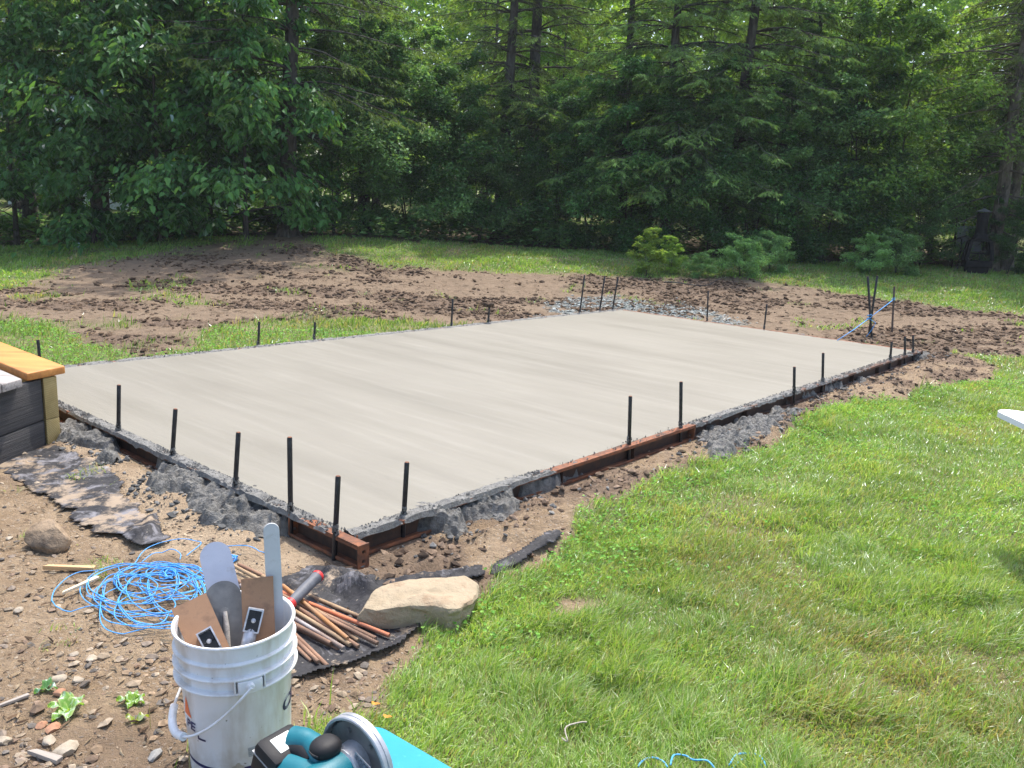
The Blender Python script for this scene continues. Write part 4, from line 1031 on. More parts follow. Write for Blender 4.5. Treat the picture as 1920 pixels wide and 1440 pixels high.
def gridshape(x0, x1, y0, y1, nx_=24, ny_=3, shear=0., inside=None):
    xs = np.linspace(x0, x1, nx_); ys = np.linspace(y0, y1, ny_); X, Y = np.meshgrid(xs, ys); V = np.stack([X.ravel() + Y.ravel() * shear, Y.ravel()], -1)
    i = (np.arange(ny_ - 1)[:, None] * nx_ + np.arange(nx_ - 1)[None, :]).ravel()
    F = np.stack([i, i + 1, i + nx_ + 1, i + nx_], -1)
    if inside is not None:
        C = V[F].mean(1); F = F[inside(C[:, 0], C[:, 1])]
    return V, F
V2, F2 = gridshape(-math.pi * .13, math.pi * .13, 0, .0085, 120, 3)
b = MB(); b.add(on_wall(V2, R(19), .044), F2); b.obj("navy_stripe", NAVY, bucket, smooth=True)
V2, F2 = gridshape(-.0, .022, 0, .027, 12, 8, -.04); b = MB(); b.add(on_wall(V2, R(27), .078), F2); b.obj("sticker", LBL, bucket, smooth=True)
V2, F2 = gridshape(-.02, .02, -.016, .016, 22, 18, 0, lambda x, y: (x * x + (y * 1.2) ** 2 + .00022 * np.sin(x * 300 + 1) * np.cos(y * 260)) < .016 ** 2)
b = MB(); v_ = on_wall(V2, R(15), .052); v_ *= [1.003, 1.003, 1]; b.add(v_, F2); b.obj("stain", STAIN, bucket, smooth=True)
# orange triangle at the left, navy lettering left and right
V2, F2 = gridshape(-.028, .028, 0, .056, 26, 26, 0, lambda x, y: (np.abs(x + .006) < (.056 - y) * .36))
b = MB(); b.add(on_wall(V2, R(-44), .175), F2); b.obj("orange_mark", ORP, bucket, smooth=True)
V2, F2 = gridshape(-.028, .028, 0, .05, 26, 26, 0, lambda x, y: (np.abs(x) < (.05 - y) * .36))
b = MB(); b.add(on_wall(V2, R(112), .165), F2); b.obj("orange_mark", ORP, bucket, smooth=True)
def letters(txt, size, th0, z0, name, shear=.18, sx=1.25):
    cu = bpy.data.curves.new(name, 'FONT'); cu.body = txt; cu.size = size; cu.shear = shear; cu.offset = size * .035; cu.resolution_u = 3
    to = bpy.data.objects.new(name, cu); scene.collection.objects.link(to)
    dg = bpy.context.evaluated_depsgraph_get(); me_ = bpy.data.meshes.new_from_object(to.evaluated_get(dg))
    V_ = np.array([v.co[:] for v in me_.vertices]); F_ = [list(p.vertices) for p in me_.polygons]
    bpy.data.objects.remove(to); bpy.data.meshes.remove(me_)
    me2 = bpy.data.meshes.new(name); W_ = on_wall(np.stack([V_[:, 0] * sx, V_[:, 1]], -1), th0, z0); me2.from_pydata([list(map(float, w)) for w in W_], [], F_)
    me2.materials.append(NAVY); return link(name, me2, bucket)
letters("CR", .050, R(70), .155, "lettering")
letters("PE", .034, R(-52), .142, "lettering")
V2, F2 = gridshape(0, .026, 0, .0055, 8, 2); b = MB(); b.add(on_wall(V2, R(-30), .124), F2); V2, F2 = gridshape(0, .005, 0, .012, 3, 3); b.add(on_wall(V2, R(-30), .124), F2); b.obj("underline", NAVY, bucket, smooth=True)

# ------------------------------------------------------------------ tools in the bucket
PLY = speck("laminated_wood", (.25, .135, .07), (.31, .175, .095), 3, .6, bmp=.2, bsc=40, bd=.001, stretch=(5, 5, .4), c3=(.20, .11, .06), sc3=3)
ALU = speck("cast_aluminium", (.42, .43, .45), (.58, .59, .62), 30, .45, .7, .3, 70, .001, c3=(.30, .30, .30), sc3=12)
MAG = speck("blue_grey_magnesium", (.34, .37, .45), (.41, .44, .52), 8, .55, .25, .15, 60, .001, c3=(.27, .27, .28), sc3=11, lo3=.56, hi3=.66)
LIGHTM = speck("pale_grey_blade", (.44, .46, .48), (.54, .56, .58), 9, .5, .3, .1, 60, .001, c3=(.36, .36, .35), sc3=14, lo3=.56, hi3=.68)
OLDST = speck("cement_stained_steel", (.14, .14, .14), (.235, .23, .22), 16, .6, .4, .3, 60, .001, c3=(.06, .065, .09), sc3=18, lo3=.62, hi3=.68)
BLACKP = speck("black_plastic", (.012, .012, .013), (.022, .022, .024), 60, .5, bmp=.2)
PLASTER = speck("dried_cement", (.36, .33, .29), (.50, .46, .41), 50, .9, bmp=1, bsc=90, bd=.002)
def blade(px_top, px_bot, Yt, Yb, width, thick, name, mat, label, cat, round_top=False, length=None, tilt=0., yaw=None):
    A = at_y(*px_top, Yt); B = at_y(*px_bot, Yb); y = nrm(A - B)
    if length: B = A - y * length
    f = nrm(np.array([0, 0, H]) - A); x = nrm(np.cross(y, f)); z = np.cross(x, y)
    if yaw: x, z = x * math.cos(yaw) + z * math.sin(yaw), z * math.cos(yaw) - x * math.sin(yaw)
    L = np.linalg.norm(A - B); root = empty(name, B, label, cat); root.matrix_world = Matrix(frame(B, x, y, z).tolist())
    if round_top:
        r_ = width / 2; out = [(-r_, 0), (r_, 0)] + [(r_ * math.cos(t), L - r_ + r_ * math.sin(t)) for t in np.linspace(0, math.pi, 22)]
    else: out = [(-width / 2, 0), (width / 2, 0), (width / 2, L), (-width / 2, L)]
    n = len(out); V_ = np.array([(p[0], p[1], -thick / 2) for p in out] + [(p[0], p[1], thick / 2) for p in out])
    b = MB(); b.add(V_, [np.array([list(range(n))[::-1], list(range(n, 2 * n))]), ]); b.add(V_, np.array([[i, (i + 1) % n, n + (i + 1) % n, n + i] for i in range(n)]))
    b.obj("blade", mat, root); return root, L
def bracket(root, y0, x0=0., rot=0., sc=1.):
    """hollow cast handle foot standing off the board, its open end up"""
    w, d, h = .030 * sc, .034 * sc, .046 * sc
    Mx = Mz((x0, y0, .004), rot)
    b = MB(); t = .0035
    for lo, hi in (((-w / 2, -h, 0), (w / 2, -h + t, d * .75)), ((-w / 2, -t, 0), (w / 2, 0, d)), ((-w / 2, -h + t, 0), (-w / 2 + t, -t, d)), ((w / 2 - t, -h + t, 0), (w / 2, -t, d))):
        b.box(lo, hi, Mx)
    hb = b.obj("handle_bracket", ALU, root)
    b = MB(); b.box((-w / 2 + t, -h + t, .004), (w / 2 - t, -t, d - .013), Mx); b.obj("socket", BLACKP, hb)
    b = MB(); b.lathe([(0, 0), (.0055, 0), (.0055, .004), (.002, .006), (0, .006)], 12, Mx @ np.array(Matrix.Translation((0, -h * .5, d - .013)))); b.obj("screw", ALU, hb)
    b = MB()
    b.box((-.0012, -h + t, d - .013), (.0012, -t, d - .009), Mx); b.box((-w / 2 + t, -h * .5 - .0012, d - .0128), (w / 2 - t, -h * .5 + .0012, d - .0092), Mx); b.obj("cross_web", BLACKP, hb)
    b = MB(); b.tube(xf(np.array([[0, -h + .003, d * .35], [0, -h - .012, d * .55], [0, -h - .055, d * .6]]), Mx), [.0125 * sc, .013 * sc, .0125 * sc], 12); b.obj("handle", ALU, root, auto=40)
t_, _ = blade((354, 1127), (396, 1225), 1.81, 1.745, .083, .007, "wooden_float", PLY, "reddish wooden float leaning left in the bucket with a square handle bracket", "float", length=.25)
bracket(t_, .16, .004, R(4), 1.2)
t_, _ = blade((482, 1083), (486, 1195), 1.84, 1.79, .074, .008, "wooden_float", PLY, "upright brown wooden float in the bucket with a tilted silver bracket", "float", length=.26)
bracket(t_, .19, -.004, R(-16), 1.2)
t_, _ = blade((418, 1089), (420, 1190), 1.86, 1.81, .085, .004, "round_end_trowel", OLDST, "round ended grey trowel with cement stains between two wooden floats", "trowel", True, .27)
b = MB(); b.tube([(.008, .03, .006), (.008, .10, .010), (.006, .16, .010), (.003, .197, .006)], [.007, .0075, .007, .005], 10); b.obj("handle_stem", PLASTER, t_, auto=40)
b = MB(); b.lathe([(0, 0), (.012, 0), (.012, .003), (0, .004)], 14, Mz((.003, .195, .002))); b.obj("rivet", OLDST, t_)
blade((398, 1017), (425, 1130), 1.93, 1.87, .074, .005, "magnesium_float", MAG, "smooth blue grey round ended float standing behind the wooden float", "float", True, .34)
blade((508, 981), (519, 1190), 1.88, 1.84, .0375, .010, "long_narrow_float", LIGHTM, "tallest tool in the bucket, a narrow pale grey round tipped blade", "float", True, .37)
# hammer: only its handle stands out of the bucket
RED = speck("red_rubber", (.55, .02, .02), (.66, .035, .03), 40, .5, bmp=.2); GRIPG = speck("grey_rubber_grip", (.085, .088, .10), (.14, .145, .16), 20, .6, bmp=.4, bsc=80, bd=.001)
hA = at_z(598, 1078, -.005); hB = at_z(540, 1136, -.045); x = nrm(hA - hB); L = np.linalg.norm(hA - hB)
hm = empty("hammer", hB - x * .16, "hammer with grey grip and red ends lying on the rebar behind the bucket", "hammer"); o0 = np.array(hm.location)
P = lambda s_: hB + x * s_ - o0
b = MB(); b.tube([P(.022), P(.045), P(L * .5), P(L * .8), P(L - .012)], [.0165, .018, .0195, .0185, .021], 16); b.obj("grip", GRIPG, hm, auto=40)
b = MB(); b.tube([P(-.015), P(.0), P(.021)], [.0175, .0195, .0190], 16); b.obj("grip_collar", RED, hm, auto=40)
b = MB(); b.tube([P(L - .0115), P(L - .003), P(L + .003)], [.0215, .0220, .0175], 16); b.obj("butt_cap", RED, hm, auto=40)
b = MB(); b.tube([P(-.12), P(-.0155)], [.0105, .0105], 12); b.obj("shaft", BLACKP, hm, auto=40)
hx = nrm(np.cross(x, [0, 0, 1])); b = MB(); b.tube([P(-.13) - hx * .045, P(-.13) - hx * .03, P(-.13) + hx * .02, P(-.13) + hx * .05], [.012, .010, .009, .003], 12); b.obj("head", OLDST, hm, auto=40)

# ------------------------------------------------------------------ teal tote lid with the cordless circular saw on it
TEAL = speck("teal_plastic_lid", (.02, .26, .36), (.03, .31, .42), 4, .42, bmp=.15, bsc=60, bd=.001, c3=(.16, .56, .66), sc3=9, lo3=.62, hi3=.72)
TEALD = speck("teal_housing", (.0, .115, .15), (.005, .15, .19), 14, .5, bmp=.15)
zt = .235
tc = at_z(697, 1351, zt); t1 = at_z(850, 1440, zt); t2 = at_z(517, 1436, zt)
ex = nrm(t1 - tc); ey = nrm(t2 - tc); ey = nrm(ey - ex * (ex @ ey) * .85)
tote = empty("storage_tote", [*(tc + ex * .25 + ey * .2)[:2], hz(*(tc + ex * .2 + ey * .2)[:2])], "teal plastic storage tote with a scuffed lid at the bottom of the view", "storage tote")
def rounded_quad(o_, a_, b_, la, lb, r_, n=8):
    pts = []
    for (u_, v_, q0) in ((r_, r_, math.pi), (la - r_, r_, 1.5 * math.pi), (la - r_, lb - r_, 0), (r_, lb - r_, .5 * math.pi)):
        for t in np.linspace(q0, q0 + math.pi / 2, n): pts.append(o_ + a_ * (u_ + r_ * math.cos(t)) + b_ * (v_ + r_ * math.sin(t)))
    return pts
deck_loc = deck.location.copy()
def prism2(root, poly, z0, z1, name, mat, bev):
    global deck
    keep = deck; deck = root
    o_ = prism(poly, z0, z1, name, mat, bev); deck = keep; return o_
prism2(tote, rounded_quad(tc, ex, ey, .62, .40, .045), zt - .012, zt, "lid", TEAL, .003)
prism2(tote, rounded_quad(tc + ex * .012 + ey * .012, ex, ey, .596, .376, .035), zt - .03, zt - .0125, "lid_rim", TEAL, .002)
prism2(tote, rounded_quad(tc + ex * .03 + ey * .03, ex, ey, .56, .34, .035), float(tote.location[2]) - .01, zt - .031, "tub", TEALD, .003)

def SL(a, b, c): return tc + ex * a + ey_ * b + np.array([0, 0, c])
ey_ = nrm(t2 - tc)
Ms = frame(tc, ex, ey_, [0, 0, 1.])
yv = nrm(np.cross([0, 0, 1.], ex)); yv = -yv if yv @ ey_ < 0 else yv
saw = empty("circular_saw", SL(.13, .17, 0), "teal and black cordless circular saw lying on the teal lid", "circular saw")
so = np.array(saw.location)
def S3(a, b, c): return SL(a, b, c) - so
GREYM = speck("guard_magnesium", (.34, .35, .37), (.46, .47, .49), 30, .45, .5, .15, 80, .001, c3=(.25, .24, .22), sc3=16, lo3=.52, hi3=.66)
GUARDD = speck("guard_inside", (.10, .115, .12), (.16, .175, .18), 14, .5, .2, .2)
RUBB = speck("black_rubber_housing", (.010, .010, .011), (.022, .021, .022), 10, .6, bmp=.3, bsc=70, bd=.001, c3=(.05, .045, .042), sc3=14, lo3=.6, hi3=.75, spec=.3)
# upper blade guard: a half ring with a broad rim and a recessed side
gc = S3(.135, .145, .044); rG = .085
def ringpt(th, r_, y_): return gc + ex * r_ * math.cos(th) + np.array([0, 0, 1.]) * r_ * math.sin(th) + yv * y_
ths = np.linspace(-.25, math.pi + .3, 48)
prof_ = [(rG - .001, -.011), (rG, -.010), (rG, -.002), (rG - .0015, -.001), (rG - .0015, .0005), (rG, .0015), (rG, .008), (rG - .002, .010), (rG - .006, .010), (rG - .007, .008), (rG - .007, -.009)]
V_ = np.array([[ringpt(t, r_, y_) for (r_, y_) in prof_] for t in ths]).reshape(-1, 3); k = len(prof_); n = len(ths)
F_ = np.array([[i * k + j, i * k + (j + 1) % k, (i + 1) * k + (j + 1) % k, (i + 1) * k + j] for i in range(n - 1) for j in range(k)])
b = MB(); b.add(V_, F_); b.obj("blade_guard", GREYM, saw, auto=40)
V_ = np.array([gc - yv * .008] + [ringpt(t, rG - .006, -.008) for t in ths] + [gc - yv * .0112] + [ringpt(t, rG - .002, -.0112) for t in ths]); n1 = n + 1
F_ = [np.array([[0, i + 1, i + 2] for i in range(n - 1)]), np.array([[n1, n1 + i + 2, n1 + i + 1] for i in range(n - 1)])]
b = MB(); b.add(V_, F_); b.obj("guard_side", GUARDD, saw, auto=40)
b = MB()
for t in (2.65, 2.1, 1.2, .6): b.tube([ringpt(t, .035, -.004), ringpt(t, rG - .01, -.004)], .0035, 6)
b.obj("guard_rib", GREYM, saw, auto=40)
# blade
V_ = []; F_ = []; nt_ = 48
for i in range(nt_ * 2):
    t = i * math.pi / nt_; r_ = .072 if i % 2 else .0752; V_.append(ringpt(t, r_, -.0008)); 
V_ = V_ + [p + yv * .0016 for p in V_]; m2_ = nt_ * 2
b = MB(); b.add(np.array(V_), [np.array([list(range(m2_))[::-1], list(range(m2_, 2 * m2_))]), ]); b.add(np.array(V_), np.array([[i, (i + 1) % m2_, m2_ + (i + 1) % m2_, m2_ + i] for i in range(m2_)]))
b.obj("saw_blade", OLDST, saw)
# gearbox, motor with black end cap, sticker
b = MB(); b.tube([gc + yv * -.006, gc + yv * .03 + [0, 0, .0], gc + yv * .036], [.040, .037, .030], 20); b.obj("gearbox", GREYM, saw, auto=35)
m0 = S3(.145, .18, .055); 
b = MB(); b.tube([gc + yv * .030, gc + yv * .05, gc + yv * .10, gc + yv * .125], [.033, .037, .037, .034], 22); mo = b.obj("motor_housing", TEALD, saw, auto=35)
b = MB(); b.tube([gc + yv * .126, gc + yv * .14, gc + yv * .15], [.035, .034, .024], 22); b.obj("motor_end_cap", RUBB, mo, auto=35)
sc_ = S3(.172, .168, .058); mx = frame(sc_, ex, [0, 0, 1.], -yv); 
b = MB(); b.box((-.020, -.022, -.001), (.020, .022, .001), Mz((0, 0, 0)) @ frame(sc_, nrm(ex - np.array([0, 0, .35])), nrm(ex * .35 + np.array([0, 0, 1.])), yv), 0); b.obj("plate_border", GREYM, saw)
b = MB(); b.box((-.017, -.019, .0011), (.017, .019, .0022), frame(sc_, nrm(ex - np.array([0, 0, .35])), nrm(ex * .35 + np.array([0, 0, 1.])), yv)); b.obj("rating_plate", speck("rating_plate", (.05, .055, .07), (.22, .23, .27), 260, .4, bmp=0), saw)
# front knob
kc = S3(.118, .197, .088)
import bmesh as _bm
def ball(c, rx, ry, rz, name, mat, parent, nz=.04):
    bm = _bm.new(); _bm.ops.create_icosphere(bm, subdivisions=4, radius=1); P_ = np.array([v.co[:] for v in bm.verts]); F2_ = np.array([[v.index for v in f.verts] for f in bm.faces]); bm.free()
    P_ = np.sign(P_) * np.abs(P_) ** .85
    P_ = P_[:, :1] * rx * ex + P_[:, 1:2] * ry * yv + P_[:, 2:] * rz * np.array([0, 0, 1.]) + c
    b = MB(); b.add(P_, F2_); return b.obj(name, mat, parent, smooth=True)
ball(kc, .025, .028, .017, "front_knob", RUBB, saw)
for q in range(7):
    t = .5 + q * .28; c_ = gc + yv * .112; d1 = ex * math.cos(t) + np.array([0, 0, 1.]) * math.sin(t)
    b = MB(); b.box((-.002, -.008, -.001), (.002, .010, .0012), frame(c_ + d1 * .0355, nrm(np.cross(yv, d1)), yv, d1)); b.obj("vent", BLACKP, mo)
# rear handle: teal loop with a black underside, running back to the battery
hp = [S3(.125, .205, .055), S3(.105, .200, .072), S3(.085, .198, .076), S3(.066, .200, .076), S3(.045, .206, .070)]
b = MB(); b.tube(smooth_path(hp, 20), np.interp(np.linspace(0, 1, 20), [0, .25, .6, 1], [.026, .024, .021, .026]), 16); h_ = b.obj("handle", TEALD, saw, auto=60)
b = MB(); b.tube(smooth_path([p + yv * .014 + [0, 0, -.010] for p in hp[1:]], 16), .0185, 14); b.obj("handle_grip", RUBB, h_, auto=60)
b = MB(); b.tube(smooth_path([S3(.17, .235, .040), S3(.12, .235, .040), S3(.07, .238, .034), S3(.02, .235, .03)], 14), [.036] * 14, 16); b.obj("lower_housing", TEALD, saw, auto=60)
Mb = frame(S3(.040, .228, .046), nrm(ex * .95 - np.array([0, 0, .3])), yv, nrm(np.array([0, 0, .95]) + ex * .3))
b = MB(); b.box((-.036, -.042, -.040), (.030, .042, .034), Mb, .012); bt = b.obj("battery", RUBB, saw, auto=35)
b = MB(); b.box((-.020, -.020, .0335), (.014, .020, .0352), Mb, .003); b.obj("battery_label", speck("cream_label", (.70, .70, .62), (.76, .76, .68), 30, .5, bmp=0), bt)
b = MB(); b.box((-.034, -.043, .010), (.030, .043, .0125), Mb); b.obj("seam_line", speck("seam_grey", (.25, .26, .27), (.3, .31, .32), 30, .5, bmp=0), bt)
for (t, rr_) in ((.9, .060), (1.9, .058), (2.8, .055)):
    c_ = ringpt(t, rr_, .0); b = MB(); b.tube([c_ - yv * .010, c_ + yv * .006], [.0045, .0045], 10); b.obj("screw", OLDST, saw)
b = MB(); b.tube(smooth_path([kc + yv * .026 - ex * .012, kc + yv * .029, kc + yv * .026 + ex * .012], 8), .002, 6); b.obj("knob_groove", BLACKP, saw)
b = MB(); b.box((.0295, -.030, -.020), (.0312, .030, .012), Mb); b.obj("battery_catch", speck("teal_dark_trim", (.0, .07, .09), (.0, .09, .11), 20, .5, bmp=0), bt)
# base plate with cast ribs
Mp = frame(S3(.14, .145, 0), ex, yv, [0, 0, 1.])
b = MB(); b.box((-.10, -.05, .001), (.16, .10, .004), Mp, .001); bp = b.obj("base_plate", GREYM, saw)
for q in range(4):
    b = MB(); b.box((.085 + q * .018, -.045, .0045), (.088 + q * .018, -.005, .038 - q * .006), Mp); b.obj("casting_rib", GREYM, bp)
for yy in (-.047, -.004):
    b = MB(); b.box((.075, yy, .0045), (.145, yy + .003, .036), Mp, .001); b.obj("casting_wall", GREYM, bp)
b = MB(); b.tube([S3(.222, .155, .046), S3(.222, .175, .046)], [.011, .011], 14); b.obj("bevel_knob", GREYM, saw, auto=40)
b = MB(); b.box((.078, .004, .006), (.095, .03, .055), Mp, .003); b.obj("bevel_bracket", RUBB, saw)

# ------------------------------------------------------------------ white garden chair, mostly outside the view on the right
WP = speck("white_painted_plastic", (.78, .79, .80), (.84, .85, .86), 20, .4, bmp=.05)
ch0 = at_z(1891, 768, .50)
chair = empty("garden_chair", [ch0[0] + .42, ch0[1] - .30, hz(ch0[0] + .42, ch0[1] - .3)], "white garden chair, only its rounded armrest reaching in at the right edge", "chair")
co = np.array(chair.location); dx_ = nrm(at_z(1960, 800, .5) - ch0); dy_ = nrm(np.cross([0, 0, 1], dx_)); gc_ = co[2]
def cbox(lo, hi, name, mx, bev=.006):
    b = MB(); b.box(lo, hi, mx, bev); return b.obj(name, WP, chair)
Mc = frame(ch0 - co, dx_, dy_, [0, 0, 1.])
def armrest(off):
    out = [(0.072 + .072 * math.cos(t), off + .072 * math.sin(t)) for t in np.linspace(math.pi / 2, 1.5 * math.pi, 20)] + [(.66, off - .06), (.66, off + .06)]
    n = len(out); V_ = np.array([(p[0], p[1], -.024) for p in out] + [(p[0], p[1], 0) for p in out])
    b = MB(); V_ = xf(V_, Mc); b.add(V_, np.array([list(range(n))[::-1], list(range(n, 2 * n))])); b.add(V_, np.array([[i, (i + 1) % n, n + (i + 1) % n, n + i] for i in range(n)])); b.obj("armrest", WP, chair)
armrest(0.0); armrest(.62)
zl = hz(ch0[0], ch0[1]) - .5
for yy in (.0, .62):
    cbox((.46, yy - .012, zl), (.54, yy + .012, -.0245), "leg", Mc, .004); cbox((.60, yy - .012, zl), (.68, yy + .012, -.0245), "leg", Mc, .004)
for q in range(3): cbox((.36 + q * .10, .022, -.20 - q * .02), (.445 + q * .10, .595, -.18 - q * .02), "seat_slat", Mc, .004)
Mbk = Mc @ np.array(Matrix.Translation((.60, .31, -.28)) @ Matrix.Rotation(R(22), 4, 'Y'))
for q in range(5): cbox((0, -.27 + q * .112, 0), (.02, -.27 + q * .112 + .10, .75 - abs(q - 2) * .05), "back_slat", Mbk, .004)

# ------------------------------------------------------------------ steel outdoor fireplace and the sling chair behind it
IRON = speck("black_painted_steel", (.006, .006, .007), (.014, .014, .015), 12, .75, .0, .2, 60, .001, c3=(.05, .035, .025), sc3=9, lo3=.62, hi3=.75, spec=.15)
CAPM = speck("grey_cap_steel", (.20, .21, .23), (.28, .29, .31), 12, .4, .5, 0)
fb = gz(1829, 513); FYd = fb[1]
fp = empty("outdoor_fireplace", fb, "black steel outdoor fireplace with a chimney and pointed cap under the trees", "outdoor fireplace")
fp.rotation_euler = (0, R(-1.5), R(-14)); sc_f = (at_y(1830, 390, FYd)[2] - fb[2]); u_ = sc_f / 125.0
def pxv(x, y): return (x - 1829) * u_, (513 - y) * u_
def fr_bar(a, b_, w, name, d=None):
    P0 = np.array([a[0], a[2] if len(a) > 2 else 0, a[1]]); P1 = np.array([b_[0], b_[2] if len(b_) > 2 else 0, b_[1]])
    m = MB(); z = nrm(P1 - P0); x = nrm(np.cross([0, 1, 0], z)); y = np.cross(z, x)
    m.box((-w / 2, -(d or w) / 2, 0), (w / 2, (d or w) / 2, np.linalg.norm(P1 - P0)), frame(P0, x, y, z), .004); return m.obj(name, IRON, fp)
W0, W1, D0 = 24 * u_, 18 * u_, 15 * u_
m = MB(); m.box((-19 * u_, -12 * u_, -.05), (19 * u_, 12 * u_, 13 * u_), None, .01); m.obj("ash_box", IRON, fp)
m = MB(); m.box((-W0, -D0, 13 * u_ + .001), (W0, D0, 25 * u_), None, .008); m.obj("fire_tray", IRON, fp)
for sx in (-1, 1):
    for sy in (-1, 1):
        fr_bar((sx * W0 * .95, 25 * u_, sy * D0 * .93), (sx * W1 * .95, 63 * u_, sy * D0 * .6), 6 * u_, "corner_post")
for sx in (-1, 1): fr_bar((sx * W1, 64 * u_, -D0 * .6), (sx * W1, 64 * u_, D0 * .6), 5 * u_, "top_bar")
for sy in (-1, 1): fr_bar((-W1, 64.3 * u_, sy * D0 * .6), (W1, 64.3 * u_, sy * D0 * .6), 5 * u_, "top_bar")
fr_bar((-W0 * .8, 40 * u_, -D0 * .85), (W0 * .8, 40 * u_, -D0 * .85), 2.5 * u_, "door_rail")
fr_bar((0, 26 * u_, -D0 * .93), (0, 40 * u_, -D0 * .85), 2 * u_, "door_rail")
m = MB(); m.lathe([(0, 66.8 * u_), (W1 * .98, 66.8 * u_), (W1 * .80, 72 * u_), (13 * u_, 78 * u_), (0, 78 * u_)], 4, np.array(Matrix.Rotation(math.pi / 4, 4, 'Z'))); m.obj("hood", IRON, fp)
m = MB(); m.lathe([(0, 76 * u_), (10.5 * u_, 76 * u_), (10.5 * u_, 117 * u_), (9.5 * u_, 117 * u_), (9.5 * u_, 80 * u_)], 28); m.obj("chimney", IRON, fp, auto=40)
m = MB(); m.lathe([(13.5 * u_, 119 * u_), (0, 125.5 * u_), (0, 124.5 * u_), (13 * u_, 118.4 * u_), (13.5 * u_, 119 * u_)], 28); m.obj("chimney_cap", CAPM, fp, auto=30)
for q in range(3):
    t = q * 2.1 + .4; m = MB(); m.tube([(10 * u_ * math.cos(t), 10 * u_ * math.sin(t), 116 * u_), (10 * u_ * math.cos(t), 10 * u_ * math.sin(t), 120.2 * u_)], .006, 6); m.obj("cap_strut", IRON, fp)
m = MB(); m.tube([(W0 * .2, -D0 * .9, 46 * u_), (W0 * .2, -D0 * 1.02, 46 * u_), (W0 * .2, -D0 * 1.02, 53 * u_)], .008, 6); m.obj("door_handle", IRON, fp)
SLING = speck("grey_sling_fabric", (.22, .23, .25), (.28, .29, .31), 80, .8, bmp=.2)
cY = FYd + .75; cb = gz(1812, 506)
cb = np.array([at_y(1815, 505, cY)[0], cY, hz(at_y(1815, 505, cY)[0], cY)])
sc2 = empty("patio_chair", cb, "patio chair with grey sling back standing behind the black fireplace", "chair"); sc2.rotation_euler = (0, R(-2), R(-14))
u2 = u_ * 1.03
m = MB(); m.box((-.22, .0, .38), (.26, .012, .92), np.array(Matrix.Translation((0, .16, 0)) @ Matrix.Rotation(R(-10), 4, 'X')), .004); m.obj("sling_back", SLING, sc2)
m = MB(); m.box((-.22, -.30, .40), (.26, .22, .412), None, .004); m.obj("sling_seat", SLING, sc2)
for sx in (-.25, .29):
    m = MB(); m.tube([(sx, .30, .95), (sx, .22, .45), (sx, .28, 0)], .013, 8); m.obj("back_leg", IRON, sc2)
    m = MB(); m.tube(smooth_path([(sx, .22, .62), (sx, -.05, .66), (sx, -.26, .62), (sx - .02, -.34, .40), (sx - .05, -.40, 0)], 16), .013, 8); m.obj("armrest_leg", IRON, sc2)

# ------------------------------------------------------------------ foliage builders
def leaf_cloud(C, D, N, L, W, kind, fold=.18, droop=.1):
    """C centres(base), D unit directions, N approx normals, L lengths, W widths -> V,F"""
    n = len(C); S_ = np.cross(D, N); S_ /= (np.linalg.norm(S_, axis=1)[:, None] + 1e-9); N2 = np.cross(S_, D)
    L = L[:, None]; W = W[:, None]
    if kind == 'small':
        V_ = np.stack([C, C + D * L * .45 + S_ * W * .5 + N2 * W * fold, C + D * L - N2 * L * droop, C + D * L * .45 - S_ * W * .5 + N2 * W * fold], 1)
        f = np.array([[0, 1, 2], [0, 2, 3]]); k = 4
    else:
        V_ = np.stack([C, C + D * L * .28 + S_ * W * .46 + N2 * W * fold, C + D * L * .62 + S_ * W * .40 + N2 * (W * fold - L * droop * .4), C + D * L - N2 * L * droop * 1.6,
                       C + D * L * .62 - S_ * W * .40 + N2 * (W * fold - L * droop * .4), C + D * L * .28 - S_ * W * .46 + N2 * W * fold], 1)
        f = np.array([[0, 1, 2], [0, 2, 3], [0, 3, 4], [0, 4, 5]]); k = 6
    F_ = (f[None] + (np.arange(n) * k)[:, None, None]).reshape(-1, 3)
    return V_.reshape(-1, 3), F_, k
def rot_az(az): return np.stack([np.cos(az), np.sin(az), np.zeros_like(az)], -1)
